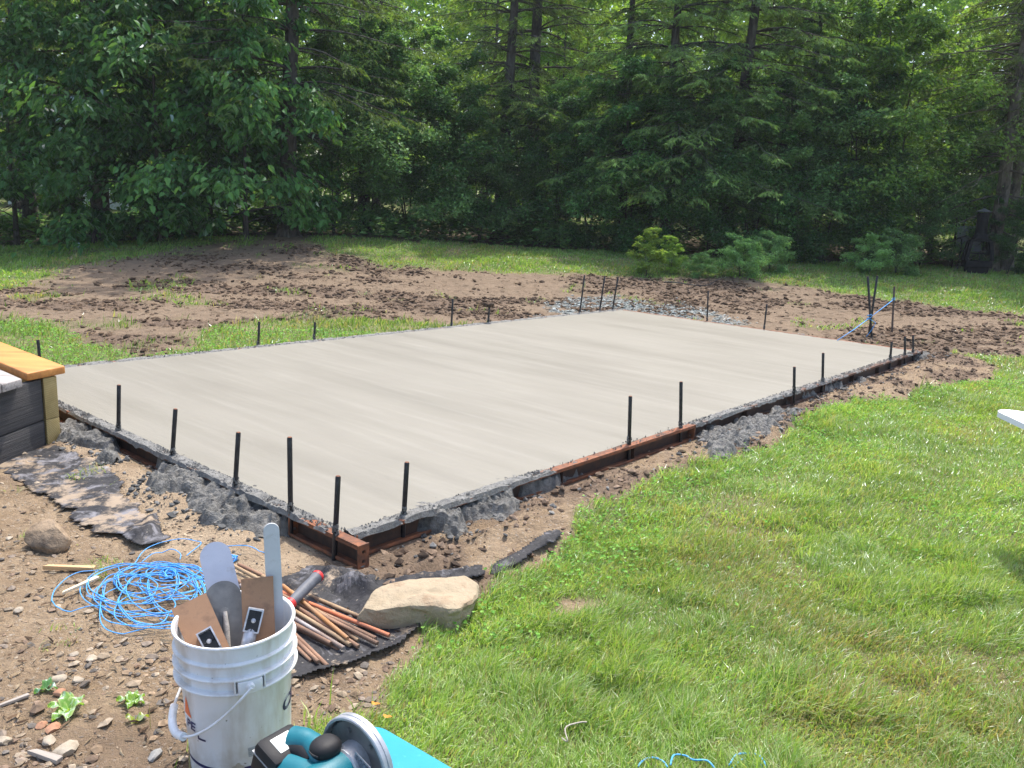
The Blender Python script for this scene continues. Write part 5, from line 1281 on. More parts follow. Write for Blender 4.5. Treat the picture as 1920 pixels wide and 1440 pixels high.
def make_broadleaf(name, seed, Ht, spread, low, nb, twigs, nleaf, Ls, cols, kind='small', asp=.6, trunk_r=.09, hang=.3, top_open=1.0, stems=1, wood=None):
    """returns (trunk mesh, crown mesh)"""
    rg = np.random.default_rng(seed); T = MB(); C, D, N, Ln, Cl = [], [], [], [], []
    for s_ in range(stems):
        az0 = rg.uniform(0, 6.28); lean = (0 if stems == 1 else rg.uniform(.15, .45)); nseg = 9
        tp = np.array([[math.cos(az0) * lean * (q / 8) * Ht * .5 + rg.normal(0, .02) * Ht * .1, math.sin(az0) * lean * (q / 8) * Ht * .5 + rg.normal(0, .02) * Ht * .1, Ht * q / 8 * (1 if stems == 1 else rg.uniform(.95, 1.0))] for q in range(nseg)])
        tp[0] = [tp[0][0] * .3, tp[0][1] * .3, -.15]
        tr = trunk_r * (1 - np.linspace(0, 1, nseg) ** .8 * .9) / (1 if stems == 1 else 1.6); tr[0] *= 1.35
        tp_s = smooth_path(tp, 20); T.tube(tp_s, np.interp(np.linspace(0, 1, 20), np.linspace(0, 1, nseg), tr), 8, False)
        for i in range(nb // stems):
            h = low + (1 - low) * (i + rg.uniform(0, 1)) / (nb / stems); h = min(h, .98)
            p0 = np.array([np.interp(h, np.linspace(0, 1, 20), tp_s[:, k]) for k in range(3)])
            az = i * 2.4 + rg.uniform(-.5, .5) + seed; prof_ = (math.sin(min(1, (h - low) / (1 - low) * 1.15 + .28) * math.pi * .88) ** .7) * top_open + .12
            bl_ = spread * prof_ * rg.uniform(.65, 1.1); up0 = rg.uniform(.15, .6) + .5 * h
            d0 = np.array([math.cos(az), math.sin(az), up0]); pts_ = [p0]; dd = nrm(d0)
            for q in range(5):
                pts_.append(pts_[-1] + dd * bl_ / 5); dd = nrm(dd + np.array([rg.normal(0, .12), rg.normal(0, .12), -.10 - hang * .15]))
            pts_ = np.array(pts_); T.tube(pts_, np.linspace(max(.006, trunk_r * .28 * (1 - h * .6)), .003, 6), 4, False)
            for q in range(twigs):
                t = rg.uniform(.25, 1.0) ** .7 * 5; k0 = min(int(t), 4); bp_ = pts_[k0] * (1 - (t - k0)) + pts_[k0 + 1] * (t - k0)
                ta = az + rg.choice([-1, 1]) * rg.uniform(.3, 1.3); tl = bl_ * rg.uniform(.16, .38)
                td = nrm(np.array([math.cos(ta), math.sin(ta), rg.uniform(-.45, .8)])); te = bp_ + td * tl + [0, 0, -hang * tl * .4]
                if q % 3 == 0: T.tube([bp_, (bp_ + te) / 2 + [0, 0, tl * .06], te], [.004, .003, .0015], 3, False)
                m_ = nleaf; s1 = rg.uniform(.1, 1.05, m_)
                base_ = bp_ + (te - bp_) * s1[:, None] + rg.normal(0, tl * .20, (m_, 3))
                la = ta + rg.choice([-1, 1], m_) * rg.uniform(.3, 1.4, m_)
                dv = rot_az(la); dv[:, 2] = rg.uniform(-.7, .35, m_) - hang; dv /= np.linalg.norm(dv, axis=1)[:, None]
                nv = np.stack([rg.normal(0, .6, m_), rg.normal(0, .6, m_), np.ones(m_)], -1)
                C.append(base_); D.append(dv); N.append(nv); Ln.append(Ls * rg.uniform(.6, 1.2, m_))
                cc = np.array(cols[rg.integers(0, len(cols))]) * rg.uniform(.85, 1.15); cl = cc[None] * rg.uniform(.75, 1.25, (m_, 1)); Cl.append(cl)
    C = np.concatenate(C); D = np.concatenate(D); N = np.concatenate(N); Ln = np.concatenate(Ln); Cl = np.concatenate(Cl)
    V_, F_, k = leaf_cloud(C, D, N, Ln, Ln * asp, kind)
    return T.mesh(name + "_trunk", wood or BARK, True), mkmesh(name + "_crown", V_, F_, LEAF, np.repeat(Cl, k, 0))
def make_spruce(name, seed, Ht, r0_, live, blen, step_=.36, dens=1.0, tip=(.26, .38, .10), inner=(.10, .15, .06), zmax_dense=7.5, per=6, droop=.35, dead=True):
    rg = np.random.default_rng(seed); T = MB(); C, D, N, Ln, Wn, Cl = [], [], [], [], [], []
    zs = np.linspace(-.2, Ht, 16); px_ = np.cumsum(rg.normal(0, .02, 16)); py_ = np.cumsum(rg.normal(0, .02, 16)); px_ -= px_[0]; py_ -= py_[0]
    tr = r0_ * (1 - np.linspace(0, 1, 16) * .93); tr[0] = r0_ * 1.5; tr[1] *= 1.02
    T.tube(np.stack([px_, py_, zs], -1), tr, 12, False)
    for q in range(5):       # root flare
        a_ = q * 1.26 + rg.uniform(0, .6); T.tube([(math.cos(a_) * r0_ * .3, math.sin(a_) * r0_ * .3, .35), (math.cos(a_) * r0_ * .95, math.sin(a_) * r0_ * .95, .10), (math.cos(a_) * r0_ * 1.9, math.sin(a_) * r0_ * 1.9, -.08)], [r0_ * .35, r0_ * .32, r0_ * .15], 6, False)
    z = .5 if dead else live
    while z < Ht - .3:
        isdead = z < live; n_ = per if z < zmax_dense else 5
        if isdead: n_ = rg.integers(2, 5)
        for i in range(n_):
            az = rg.uniform(0, 6.28); tt = (z - live) / max(.1, Ht - live)
            L_ = (blen * (1 - max(0, tt)) ** .75 * rg.uniform(.7, 1.1)) if not isdead else blen * rg.uniform(.25, .75)
            if z > zmax_dense: L_ = max(L_, .5)
            d0 = nrm(np.array([math.cos(az), math.sin(az), rg.uniform(-.05, .25) - (.25 if isdead else 0)])); p = np.array([np.interp(z, zs, px_), np.interp(z, zs, py_), z]); pts_ = [p]; dd = d0
            for q in range(6):
                p = p + dd * L_ / 6; pts_.append(p); dd = nrm(dd + np.array([rg.normal(0, .07), rg.normal(0, .07), (-droop * .35 if q < 3 else droop * .22)]))
            pts_ = np.array(pts_); T.tube(pts_, np.linspace(max(.008, r0_ * .13), .0025, 7), 4 if z < zmax_dense else 3, False)
            nt_ = int((18 if not isdead else 9) * L_ / 2 * (1 if z < zmax_dense else .5)) + 2
            for k_ in range(nt_):
                t = rg.uniform(.18, 1.0) * 6; k0 = min(int(t), 5); bp_ = pts_[k0] * (1 - (t - k0)) + pts_[k0 + 1] * (t - k0)
                sd_ = rg.choice([-1, 1]); ta = az + sd_ * rg.uniform(.5, 1.1); tl = L_ * rg.uniform(.12, .26) * (1.15 - t / 9)
                te = bp_ + np.array([math.cos(ta), math.sin(ta), -rg.uniform(.2, .75) * (1 if not isdead else .8)]) * tl
                if z < zmax_dense and (isdead or k_ % 3 == 0): T.tube([bp_, (bp_ + te) / 2 + [0, 0, tl * .08], te], [.004, .003, .0012], 3, False)
                if isdead: continue
                if t < 1.6 and rg.random() < .6: continue
                m_ = max(4, int(dens * (11 if z < zmax_dense else 4)))
                s1 = rg.uniform(0, 1.0, m_); b0 = bp_ + (te - bp_) * s1[:, None]
                la = ta + rg.choice([-1, 1], m_) * rg.uniform(.2, 1.1, m_); dv = rot_az(la); dv[:, 2] = -rg.uniform(.15, .95, m_); dv /= np.linalg.norm(dv, axis=1)[:, None]
                C.append(b0); D.append(dv); N.append(np.stack([rg.normal(0, .5, m_), rg.normal(0, .5, m_), np.ones(m_)], -1))
                ll = rg.uniform(.05, .13, m_) * (1 if z < zmax_dense else 2.2); Ln.append(ll); Wn.append(ll * rg.uniform(.16, .26, m_) * (1 if z < zmax_dense else 1.6))
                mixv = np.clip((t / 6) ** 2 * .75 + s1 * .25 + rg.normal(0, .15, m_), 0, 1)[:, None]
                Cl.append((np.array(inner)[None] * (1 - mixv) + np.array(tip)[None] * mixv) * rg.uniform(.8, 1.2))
        z += step_ * rg.uniform(.7, 1.3) * (1 if z < zmax_dense else 1.3)
    C = np.concatenate(C); D = np.concatenate(D); N = np.concatenate(N); Ln = np.concatenate(Ln); Wn = np.concatenate(Wn); Cl = np.concatenate(Cl)
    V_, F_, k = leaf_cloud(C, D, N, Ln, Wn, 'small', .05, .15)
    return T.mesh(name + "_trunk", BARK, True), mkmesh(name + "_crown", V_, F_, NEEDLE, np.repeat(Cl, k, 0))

DG = [(.065, .16, .055), (.090, .205, .065), (.115, .24, .075)]
MG = [(.15, .28, .10), (.20, .33, .13), (.115, .225, .08)]
LG = [(.20, .35, .085), (.25, .40, .10), (.16, .30, .07)]
BG = [(.25, .40, .085), (.31, .44, .11), (.20, .34, .07)]
PROT = {}
PROT['big1'] = make_broadleaf("bigleaf", 1, 5.6, 2.0, .04, 40, 14, 15, .17, DG, 'big', .58, .055, .55)
PROT['big2'] = make_broadleaf("bigleaf", 2, 4.6, 1.9, .04, 38, 14, 15, .16, DG, 'big', .60, .05, .55)
PROT['fine1'] = make_broadleaf("fineleaf", 3, 4.2, 1.35, .05, 48, 16, 38, .08, MG, 'small', .7, .035, .15, 1, 3)
PROT['fine2'] = make_broadleaf("fineleaf", 4, 3.4, 1.3, .04, 46, 16, 36, .075, DG, 'small', .7, .03, .15, 1, 3)
PROT['fine3'] = make_broadleaf("fineleaf", 5, 5.2, 1.5, .10, 50, 16, 36, .085, MG, 'small', .65, .045, .2, 1, 2)
PROT['tall1'] = make_broadleaf("talltree", 6, 12.5, 2.6, .05, 44, 14, 20, .17, LG, 'small', .65, .12, .2)
PROT['tall2'] = make_broadleaf("talltree", 7, 11.5, 2.4, .04, 44, 14, 20, .17, BG, 'small', .65, .10, .2)
PROT['mid1'] = make_broadleaf("midtree", 8, 7.0, 1.9, .05, 48, 15, 26, .10, LG, 'small', .65, .07, .2)
PROT['mid2'] = make_broadleaf("midtree", 18, 6.5, 1.9, .04, 46, 15, 24, .11, BG, 'small', .65, .06, .2)  # lightest leaf palette, also stands in for more light on the right
PROT['bright1'] = make_broadleaf("fineleaf", 19, 5.2, 1.6, .06, 48, 16, 32, .09, LG, 'small', .65, .045, .2, 1, 2)
PROT['bush1'] = make_broadleaf("bush", 9, 1.25, .75, .03, 40, 12, 30, .062, [(.20, .36, .14), (.25, .42, .17)], 'small', .6, .015, .2, 1, 4)
PROT['bush2'] = make_broadleaf("bush", 10, 1.5, .5, .05, 34, 12, 24, .09, [(.28, .42, .09), (.34, .47, .11)], 'small', .42, .012, .0, 1, 3)
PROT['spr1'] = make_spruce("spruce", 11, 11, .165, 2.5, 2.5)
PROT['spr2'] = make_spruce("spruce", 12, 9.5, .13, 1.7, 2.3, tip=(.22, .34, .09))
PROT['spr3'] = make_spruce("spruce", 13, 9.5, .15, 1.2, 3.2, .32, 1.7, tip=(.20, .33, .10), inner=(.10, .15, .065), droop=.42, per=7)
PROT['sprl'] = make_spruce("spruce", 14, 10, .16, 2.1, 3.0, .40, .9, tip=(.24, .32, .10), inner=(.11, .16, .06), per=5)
_used = {}
def tree(kind, x, y, label, cat, sc=1.0, rz=0., leanx=0., leany=0., name=None, group=None, z=None, wood=None):
    nm = name or {'b': 'leafy_tree', 'f': 'leafy_shrub', 't': 'leafy_tree', 'm': 'leafy_tree', 's': 'spruce_tree'}[kind[0]]
    zz = hz(x, y) if z is None else z
    r_ = empty(nm, (x, y, zz), label, cat, group)
    r_.rotation_euler = (leany, leanx, rz); r_.scale = (sc, sc, sc) if np.isscalar(sc) else sc
    t_, c_ = PROT[kind]; a = link("trunk", t_, r_); b = link("crown", c_, r_)
    if wood: a.material_slots[0].link = 'OBJECT'; a.material_slots[0].material = wood
    return r_
def tpx(px_, Y): return at_y(px_, 440, Y)[0]
def T_(kind, px_, Y, *a, **k): return tree(kind, tpx(px_, Y), Y, *a, **k)
up_ = -R(1.2)
SPG, BLG, SHG = "spruces along the wood edge", "leafy trees along the wood edge", "shrubs along the wood edge"
T_('spr1', 188, 17.4, "grey trunked spruce at far left, half hidden behind big drooping leaves", "spruce tree", 1.15, .4, R(-.5), group=SPG, wood=BARK2)
T_('spr1', 541, 16.6, "thick dark spruce with flared roots right of the big leaved trees", "spruce tree", 1.1, 2.2, R(-3.2), group=SPG)
T_('spr2', 684, 18.6, "dark spruce stem with dead fan branches left of the picture middle", "spruce tree", 1.0, 1.0, R(-1.5), group=SPG)
T_('spr1', 938, 19.8, "straight spruce, left one of the central pair of trunks", "spruce tree", 1.0, 3.0, R(-1.4), group=SPG)
T_('spr1', 990, 20.6, "thicker spruce, right one of the central pair of trunks", "spruce tree", 1.15, 4.5, R(-.6), group=SPG)
T_('spr2', 1160, 19.6, "slim spruce between the central pair and the dense dark spruces", "spruce tree", 1.0, .3, R(-1), group=SPG)
T_('spr3', 1242, 18.6, "dense dark spruce above the two small lawn bushes", "spruce tree", 1.0, 1.8, R(-1), group=SPG)
T_('spr3', 1362, 18.3, "broadest dark spruce, its boughs sweeping lowest over the shrubs", "spruce tree", 1.08, 4.0, R(-1), group=SPG)
T_('spr3', 1490, 19.6, "dark spruce at the right end of the dense row", "spruce tree", .95, 5.4, R(-1), group=SPG)
T_('sprl', 1866, 17.4, "light green spruce with bare lower trunk just behind the fireplace", "spruce tree", (.95, .95, 1.0), .8, R(-1.2), group=SPG, wood=BARK2)
T_('sprl', 1893, 18.0, "leaning grey trunked spruce at the right picture edge", "spruce tree", (.95, .95, 1.0), 3.4, R(4.5), group=SPG, wood=BARK2)
T_('spr2', 1843, 19.4, "thin spruce seen between the chimney and the bare trunk", "spruce tree", .95, 2.4, R(-1), group=SPG)
T_('spr1', 60, 18.6, "spruce deep in the shade at the far left", "spruce tree", 1.0, 5.0, group=SPG)
T_('spr2', 375, 18.8, "spruce standing behind the big leaved trees at left", "spruce tree", 1.02, 2.9, group=SPG)
T_('big1', 300, 16.0, "big leaved tree with drooping foliage down to the lawn at left", "leafy tree", 1.0, 0, group=BLG)
T_('big2', 462, 16.1, "big leaved sapling with a thin pale stem beside the flared spruce", "leafy tree", .98, 2.0, R(-1), group=BLG)
T_('big2', 175, 16.2, "big leaved tree leaning over the grass left of the grey spruce", "leafy tree", .95, 4.0, group=BLG)
T_('big1', 30, 16.5, "big leaved tree cut by the left picture edge", "leafy tree", .95, 5.0, group=BLG)
T_('big1', 395, 17.2, "big leaved tree filling the gap behind the leafy sapling", "leafy tree", 1.05, 3.1, group=BLG)
shr = [('fine1', 625, 17.6, .95, "small leaved shrub touching the flared spruce on its right"), ('fine3', 690, 18.0, .9, "grey green shrub in front of the dead fan branches"), ('fine1', 765, 18.2, 1.0, "small leaved shrub between the fan branches and the picture middle"),
       ('fine2', 830, 18.8, 1.05, "dark low shrub left of the central spruce pair"), ('fine1', 900, 18.7, .75, "shrub standing just left of the central pair of trunks"), ('fine3', 968, 19.0, .55, "tall shrub in front of the central pair of trunks"),
       ('fine2', 1040, 18.8, .9, "shrub just right of the central pair of trunks"), ('fine1', 1105, 18.6, .8, "shrub left of the slim spruce"), ('fine2', 1175, 18.3, 1.1, "shrub right below the slim spruce"),
       ('fine2', 1255, 17.9, 1.05, "dark shrub behind the pointed lawn bush"), ('fine1', 1330, 17.8, .8, "dark shrub under the dense spruce boughs"), ('fine2', 1410, 17.8, .95, "shaded shrub behind the round lawn bush"),
       ('fine1', 1480, 17.9, .85, "dark green shrub below the last dense spruce"), ('fine2', 1545, 17.8, 1.05, "shrub at the shady corner where the lawn brightens"), ('fine3', 1610, 18.2, .95, "rounded shrub left of the bright tree")]
for k_, x_, Y_, s_, l_ in shr: T_(k_, x_, Y_, l_, "shrub", s_, x_ * .37, up_, group=SHG)
T_('bright1', 1672, 18.6, "bright fresh green tree right of the dark spruces", "leafy tree", 1.15, 1.1, up_, name="leafy_tree", group=BLG)
T_('mid2', 1750, 20.4, "sunlit light green tree left of the fireplace", "leafy tree", .85, .5, up_, group=BLG)
T_('fine1', 1735, 17.8, "loose shrub on the lawn edge left of the fireplace", "shrub", .55, .5, up_, group=SHG)
T_('fine1', 1790, 18.2, "shrub immediately left of the black fireplace", "shrub", .75, 3.5, up_, group=SHG)
T_('fine2', 1900, 16.9, "low shrub between the bare trunk and the right picture edge", "shrub", .42, 2.5, up_, group=SHG)
T_('mid2', 1905, 21.5, "light green tree beyond the two bare trunks on the right", "leafy tree", .9, 4.2, up_, group=BLG)
T_('mid2', 1590, 21.5, "light tree rising behind the rounded shrub", "leafy tree", 1.1, 2.2, up_, group=BLG)
lawnb = [('bush2', 1218, 14.6, .52, "pointed yellow green lawn bush, leftmost of the lawn bushes"), ('bush2', 1262, 14.9, .42, "smaller yellow green lawn bush right beside the pointed one"), ('bush1', 1322, 14.6, .34, "smallest lawn bush, between the pointed and the round one"),
         ('bush1', 1395, 14.8, .53, "round blue green lawn bush in the middle of the lawn edge"), ('bush1', 1450, 15.6, .52, "bush half behind the round blue green lawn bush"), ('bush1', 1640, 15.9, .53, "wide low bush on the bright lawn left of the fireplace"), ('bush1', 1690, 16.1, .6, "low bush merging with the wide one towards the fireplace")]
for k_, x_, Y_, s_, l_ in lawnb: T_(k_, x_, Y_, l_, "bush", s_, x_ * .21, name="lawn_bush", group="bushes on the lawn edge")
# trees further into the wood
rg = np.random.default_rng(77)
LANDM = [(60, "far left spruce"), (188, "grey trunked spruce"), (300, "big leaved tree"), (375, "hidden left spruce"), (462, "pale stemmed sapling"), (541, "flared spruce"), (625, "first small leaved shrub"), (684, "dead fan branches"), (765, "second small leaved shrub"), (860, "dark low shrub"), (938, "left central trunk"), (1000, "right central trunk"), (1080, "shrub beside the trunks"), (1160, "slim spruce"), (1242, "lawn bushes"), (1300, "dense dark spruces"), (1362, "broadest spruce"), (1450, "round lawn bush"), (1540, "shady lawn corner"), (1610, "rounded shrub"), (1672, "bright tree"), (1750, "wide low bush"), (1830, "black fireplace"), (1893, "leaning trunk")]
def wood_tree(kind, x, y, sc, where):
    side_ = "left" if x < -.22 * y else ("right" if x > .25 * y else "middle")
    kd = "spruce" if kind[0] == 's' else "leafy tree"
    tree(kind, x, y, f"{kd} {where}, " + ("outside the view" if abs(x) > .66 * y else "seen above the " + min(LANDM, key=lambda t_: abs(t_[0] - (960 + FOC * x / y)))[1]), "spruce tree" if kd == "spruce" else "leafy tree", sc, rg.uniform(0, 6.28), R(-1), group=f"{kd}s deep in the wood, {side_}")
for row, (Y_, n_, kinds) in enumerate(((22.6, 7, ['mid1', 'mid1', 'spr2']), (26.5, 9, ['mid1', 'mid2', 'mid1']), (31, 10, ['mid1', 'tall2', 'mid2']), (38, 12, ['tall2', 'tall1']))):
    for i in range(n_):
        x_ = (-.74 + 1.48 * (i + rg.uniform(.2, .8)) / n_) * Y_; y_ = Y_ + rg.uniform(-1.3, 1.3)
        px_ = 960 + FOC * x_ / y_
        if row == 3 and abs(x_) > .66 * y_: continue
        if (row < 2 and px_ > 1560) or (row == 2 and px_ > 1600 and i % 2): continue
        wood_tree(kinds[rg.integers(0, len(kinds))], x_, y_, rg.uniform(.9, 1.25), ("just behind the front trunks", "in the second line", "well inside the wood", "at the back of the wood")[row])
for x_, y_, k_ in ((-13.5, 14.5, 'spr1'), (-12.5, 17.0, 'mid1'), (13.8, 17.5, 'mid1'), (13.2, 20, 'spr2')):
    wood_tree(k_, x_, y_, 1.0, "past the " + ("left" if x_ < 0 else "right") + " end of the wood edge")
# the far-off mass of leaves that closes the view
rg2 = np.random.default_rng(99); n_ = 110000; th_ = rg2.uniform(-.85, .85, n_); rr_ = rg2.uniform(44, 52, n_)
X_ = np.sin(th_) * rr_; Y_ = np.cos(th_) * rr_; top_ = 14 + 4 * fbm(th_ * 30, rr_ * .1, 2.2, 3, 3); Z_ = base(X_, Y_) + rg2.uniform(0, 1, n_) ** .8 * top_
cl_ = fbm(th_ * 46, Z_, 2.0, 8, 3); ok_ = cl_ > -.55; X_, Y_, Z_, cl_ = X_[ok_], Y_[ok_], Z_[ok_], cl_[ok_]; n_ = len(X_)
D_ = rot_az(rg2.uniform(0, 6.28, n_)); D_[:, 2] = -rg2.uniform(0, .9, n_); D_ /= np.linalg.norm(D_, axis=1)[:, None]
N_ = np.stack([rg2.normal(0, .5, n_), rg2.normal(0, .5, n_), np.ones(n_)], -1); L_ = rg2.uniform(.3, .6, n_)
V_, F_, k = leaf_cloud(np.stack([X_, Y_, Z_], -1), D_, N_, L_, L_ * .6, 'small')
c_ = np.array(BG)[rg2.integers(0, 3, n_)] * (1 + .3 * cl_[:, None])
tag(link("distant_wood", mkmesh("distant_wood", V_, F_, LEAF, np.repeat(c_, k, 0))), "mass of light green leaves closing the view far behind the trunks", "wood", kind="stuff")

# pale building glimpsed through the leaves at far left
SID = speck("white_siding", (.62, .65, .68), (.70, .72, .75), 3, .7, bmp=.1)
ROOFM = speck("grey_roof", (.10, .10, .11), (.16, .16, .17), 6, .9, bmp=.5)
bb = empty("white_building", (-14.5, 31, float(base(-14.5, 31))), "white sided building glimpsed through the leaves at far left", "building"); bb.rotation_euler = (0, 0, R(12))
m = MB(); m.box((-4, 0, -.4), (4, 5, 2.8)); m.obj("wall", SID, bb)
V_ = np.array([(-4.3, -.4, 2.75), (4.3, -.4, 2.75), (4.3, 5.4, 2.75), (-4.3, 5.4, 2.75), (-4.3, 2.5, 4.3), (4.3, 2.5, 4.3)])
m = MB(); m.add(V_, np.array([[0, 1, 5, 4], [2, 3, 4, 5], [3, 2, 1, 0]])); m.add(V_, np.array([[0, 4, 3], [1, 2, 5]])); m.obj("roof", ROOFM, bb)
GLS = speck("window_glass", (.03, .04, .05), (.05, .06, .07), 3, .1, bmp=0)
for x_ in (-2.4, 0.2, 2.6):
    m = MB(); m.box((x_, -.05, 1.0), (x_ + .9, .02, 2.0)); w_ = m.obj("window", SID, bb); m = MB(); m.box((x_ + .07, -.056, 1.07), (x_ + .83, -.045, 1.93)); m.obj("pane", GLS, w_)

# ------------------------------------------------------------------ ground cover: blades, clover, weeds, undergrowth
def blades(name, n, box, dens, hgt, wid, cols, label, seed, lean=.55, dry=.2, kindm=GRASS, cat="grass", mow=1.0):
    rg = np.random.default_rng(seed); X = rg.uniform(box[0], box[1], n); Y = rg.uniform(box[2], box[3], n)
    vis = (X > -.66 * Y - .5) & (X < .66 * Y + .5) & (Y > .9)
    X, Y = X[vis], Y[vis]; mk_ = masks(X, Y); p = dens(X, Y, mk_); ok = rg.random(len(X)) < p; X, Y = X[ok], Y[ok]; mk_ = {k: v[ok] for k, v in mk_.items()}
    n = len(X); Zs = height(X, Y, mk_) - .004
    clump = .45 + .75 * vn(X / .11, Y / .11, seed) ** 1.5 * 1.6 * (.4 + vn(X / .5, Y / .5, seed + 1) * 1.2)
    h = hgt * clump * rg.uniform(.5, 1.25, n) * mow; w = wid * rg.uniform(.7, 1.3, n) * (1 + sm((Y - 4) / 8) * 1.6)
    az = rg.uniform(0, 6.28, n) ; wind = fbm(X, Y, .3, seed + 2, 2) * 3
    la = wind + rg.normal(0, 1.1, n); ln = np.abs(rg.normal(lean, .3, n))
    D = np.stack([np.cos(la) * ln, np.sin(la) * ln, np.ones(n)], -1); D /= np.linalg.norm(D, axis=1)[:, None]
    s_ = np.stack([-np.sin(az), np.cos(az), 0 * az], -1) * w[:, None] * .5; P0 = np.stack([X, Y, Zs], -1); P1 = P0 + D * h[:, None] * .55
    D2 = D + np.stack([np.cos(la), np.sin(la), 0 * la], -1) * (ln * 1.1)[:, None]; D2[:, 2] -= .35 * ln; D2 /= np.linalg.norm(D2, axis=1)[:, None]; P2 = P1 + D2 * h[:, None] * .5
    V_ = np.stack([P0 - s_, P0 + s_, P1 - s_ * .8, P1 + s_ * .8, P2], 1); f4 = np.array([[0, 1, 3, 2]]); f3 = np.array([[2, 3, 4]])
    o_ = (np.arange(n) * 5)[:, None, None]
    cols = np.array(cols); c = cols[rg.integers(0, len(cols), n)]; patch = vn(X / .45, Y / .45, seed + 7)[:, None]
    c = c * (.8 + .45 * patch) * rg.uniform(.8, 1.2, (n, 1)); isdry = (rg.random(n) < dry * (.4 + 1.5 * sm((fbm(X, Y, .7, 21, 3) + .05) / .5)))[:, None]
    c = np.where(isdry, np.array([[.42, .36, .19]]) * rg.uniform(.7, 1.15, (n, 1)), c)
    o = link(name, mkmesh(name, V_.reshape(-1, 3), [(f4[None] + o_).reshape(-1, 4), (f3[None] + o_).reshape(-1, 3)], kindm, np.repeat(c, 5, 0)))
    return tag(o, label, cat, kind="stuff")
GC = [(.25, .38, .10), (.33, .46, .14), (.19, .32, .08), (.45, .51, .27)]
gd = lambda X, Y, m: np.where(m['forest'] > .5, 0, m['grass'] ** 1.3)
blades("lawn_grass", 260000, (-.6, 2.6, .9, 3.4), lambda X, Y, m: gd(X, Y, m), .060, .0032, GC, "short sunny lawn grass in the right foreground", 201)
blades("lawn_grass", 240000, (-.3, 5.0, 3.2, 7.0), gd, .060, .0042, GC, "lawn grass right of the slab", 202)
blades("lawn_grass", 110000, (1.5, 9.5, 6.8, 12), lambda X, Y, m: gd(X, Y, m), .055, .0050, GC, "lawn grass towards the far right corner", 203)
blades("meadow_grass", 90000, (-7, 0.5, 4.5, 11), lambda X, Y, m: gd(X, Y, m) * (.35 + .5 * vn(X / .5, Y / .5, 88)), .070, .0048, [(.16, .27, .07), (.22, .34, .10), (.13, .23, .06), (.36, .38, .20)], "taller grass strip behind the slab at left", 204, lean=.4)
blades("back_lawn_grass", 260000, (-14, 14, 10, 19.5), lambda X, Y, m: np.maximum(gd(X, Y, m), .0), .065, .0060, [(.19, .33, .085), (.24, .38, .10), (.30, .42, .15)], "mown lawn between the dug soil and the wood", 205)
def clover(name, n, box, dens, size, cols, label, seed, zr=(.01, .05), asp=1.0):
    rg = np.random.default_rng(seed); X = rg.uniform(box[0], box[1], n); Y = rg.uniform(box[2], box[3], n)
    vis = (X > -.68 * Y - .5) & (X < .68 * Y + .5); X, Y = X[vis], Y[vis]; mk_ = masks(X, Y); ok = rg.random(len(X)) < dens(X, Y, mk_); X, Y = X[ok], Y[ok]; n = len(X)
    Zs = height(X, Y) + rg.uniform(*zr, n); la = rg.uniform(0, 6.28, n); dv = rot_az(la); dv[:, 2] = rg.uniform(-.3, .4, n); dv /= np.linalg.norm(dv, axis=1)[:, None]
    nv = np.stack([rg.normal(0, .35, n), rg.normal(0, .35, n), np.ones(n)], -1); L_ = size * rg.uniform(.5, 1.3, n) * (1 + sm((Y - 4) / 8) * .8)
    V_, F_, k = leaf_cloud(np.stack([X, Y, Zs], -1), dv, nv, L_, L_ * asp, 'big' if asp > .8 else 'small', .1, .1)
    cols = np.array(cols); c = cols[rg.integers(0, len(cols), n)] * rg.uniform(.75, 1.25, (n, 1))
    return tag(link(name, mkmesh(name, V_, F_, GRASS, np.repeat(c, k, 0))), label, "weeds" if zr[1] < .1 else "undergrowth", kind="stuff")
CL = [(.20, .42, .08), (.26, .48, .11), (.15, .34, .07)]
clover("clover_weeds", 60000, (-.3, 5, 2.2, 7.2), lambda X, Y, m: gd(X, Y, m) * (.05 + .75 * sm((.55 - (-seg_dist(X, Y, RIGHT_SOIL))) / .5) + .35 * sm((fbm(X, Y, .4, 231, 3) - .1) / .2)), .014, CL, "clover and small round leaved weeds along the dug edge of the lawn", 211)
clover("clover_weeds", 30000, (-6, 0, 5.5, 8.5), lambda X, Y, m: gd(X, Y, m) * .5 * (1 - m['back']), .016, CL, "bright clover by the back left edge of the slab", 212)
clover("undergrowth", 60000, (-14, 15, 15, 20.5), lambda X, Y, m: m['forest'] * .8 * (.3 + .7 * (fbm(X, Y, .9, 233, 3) > -.05)), .085, DG + MG, "low leafy undergrowth at the foot of the wood", 213, (.02, .5), .6)

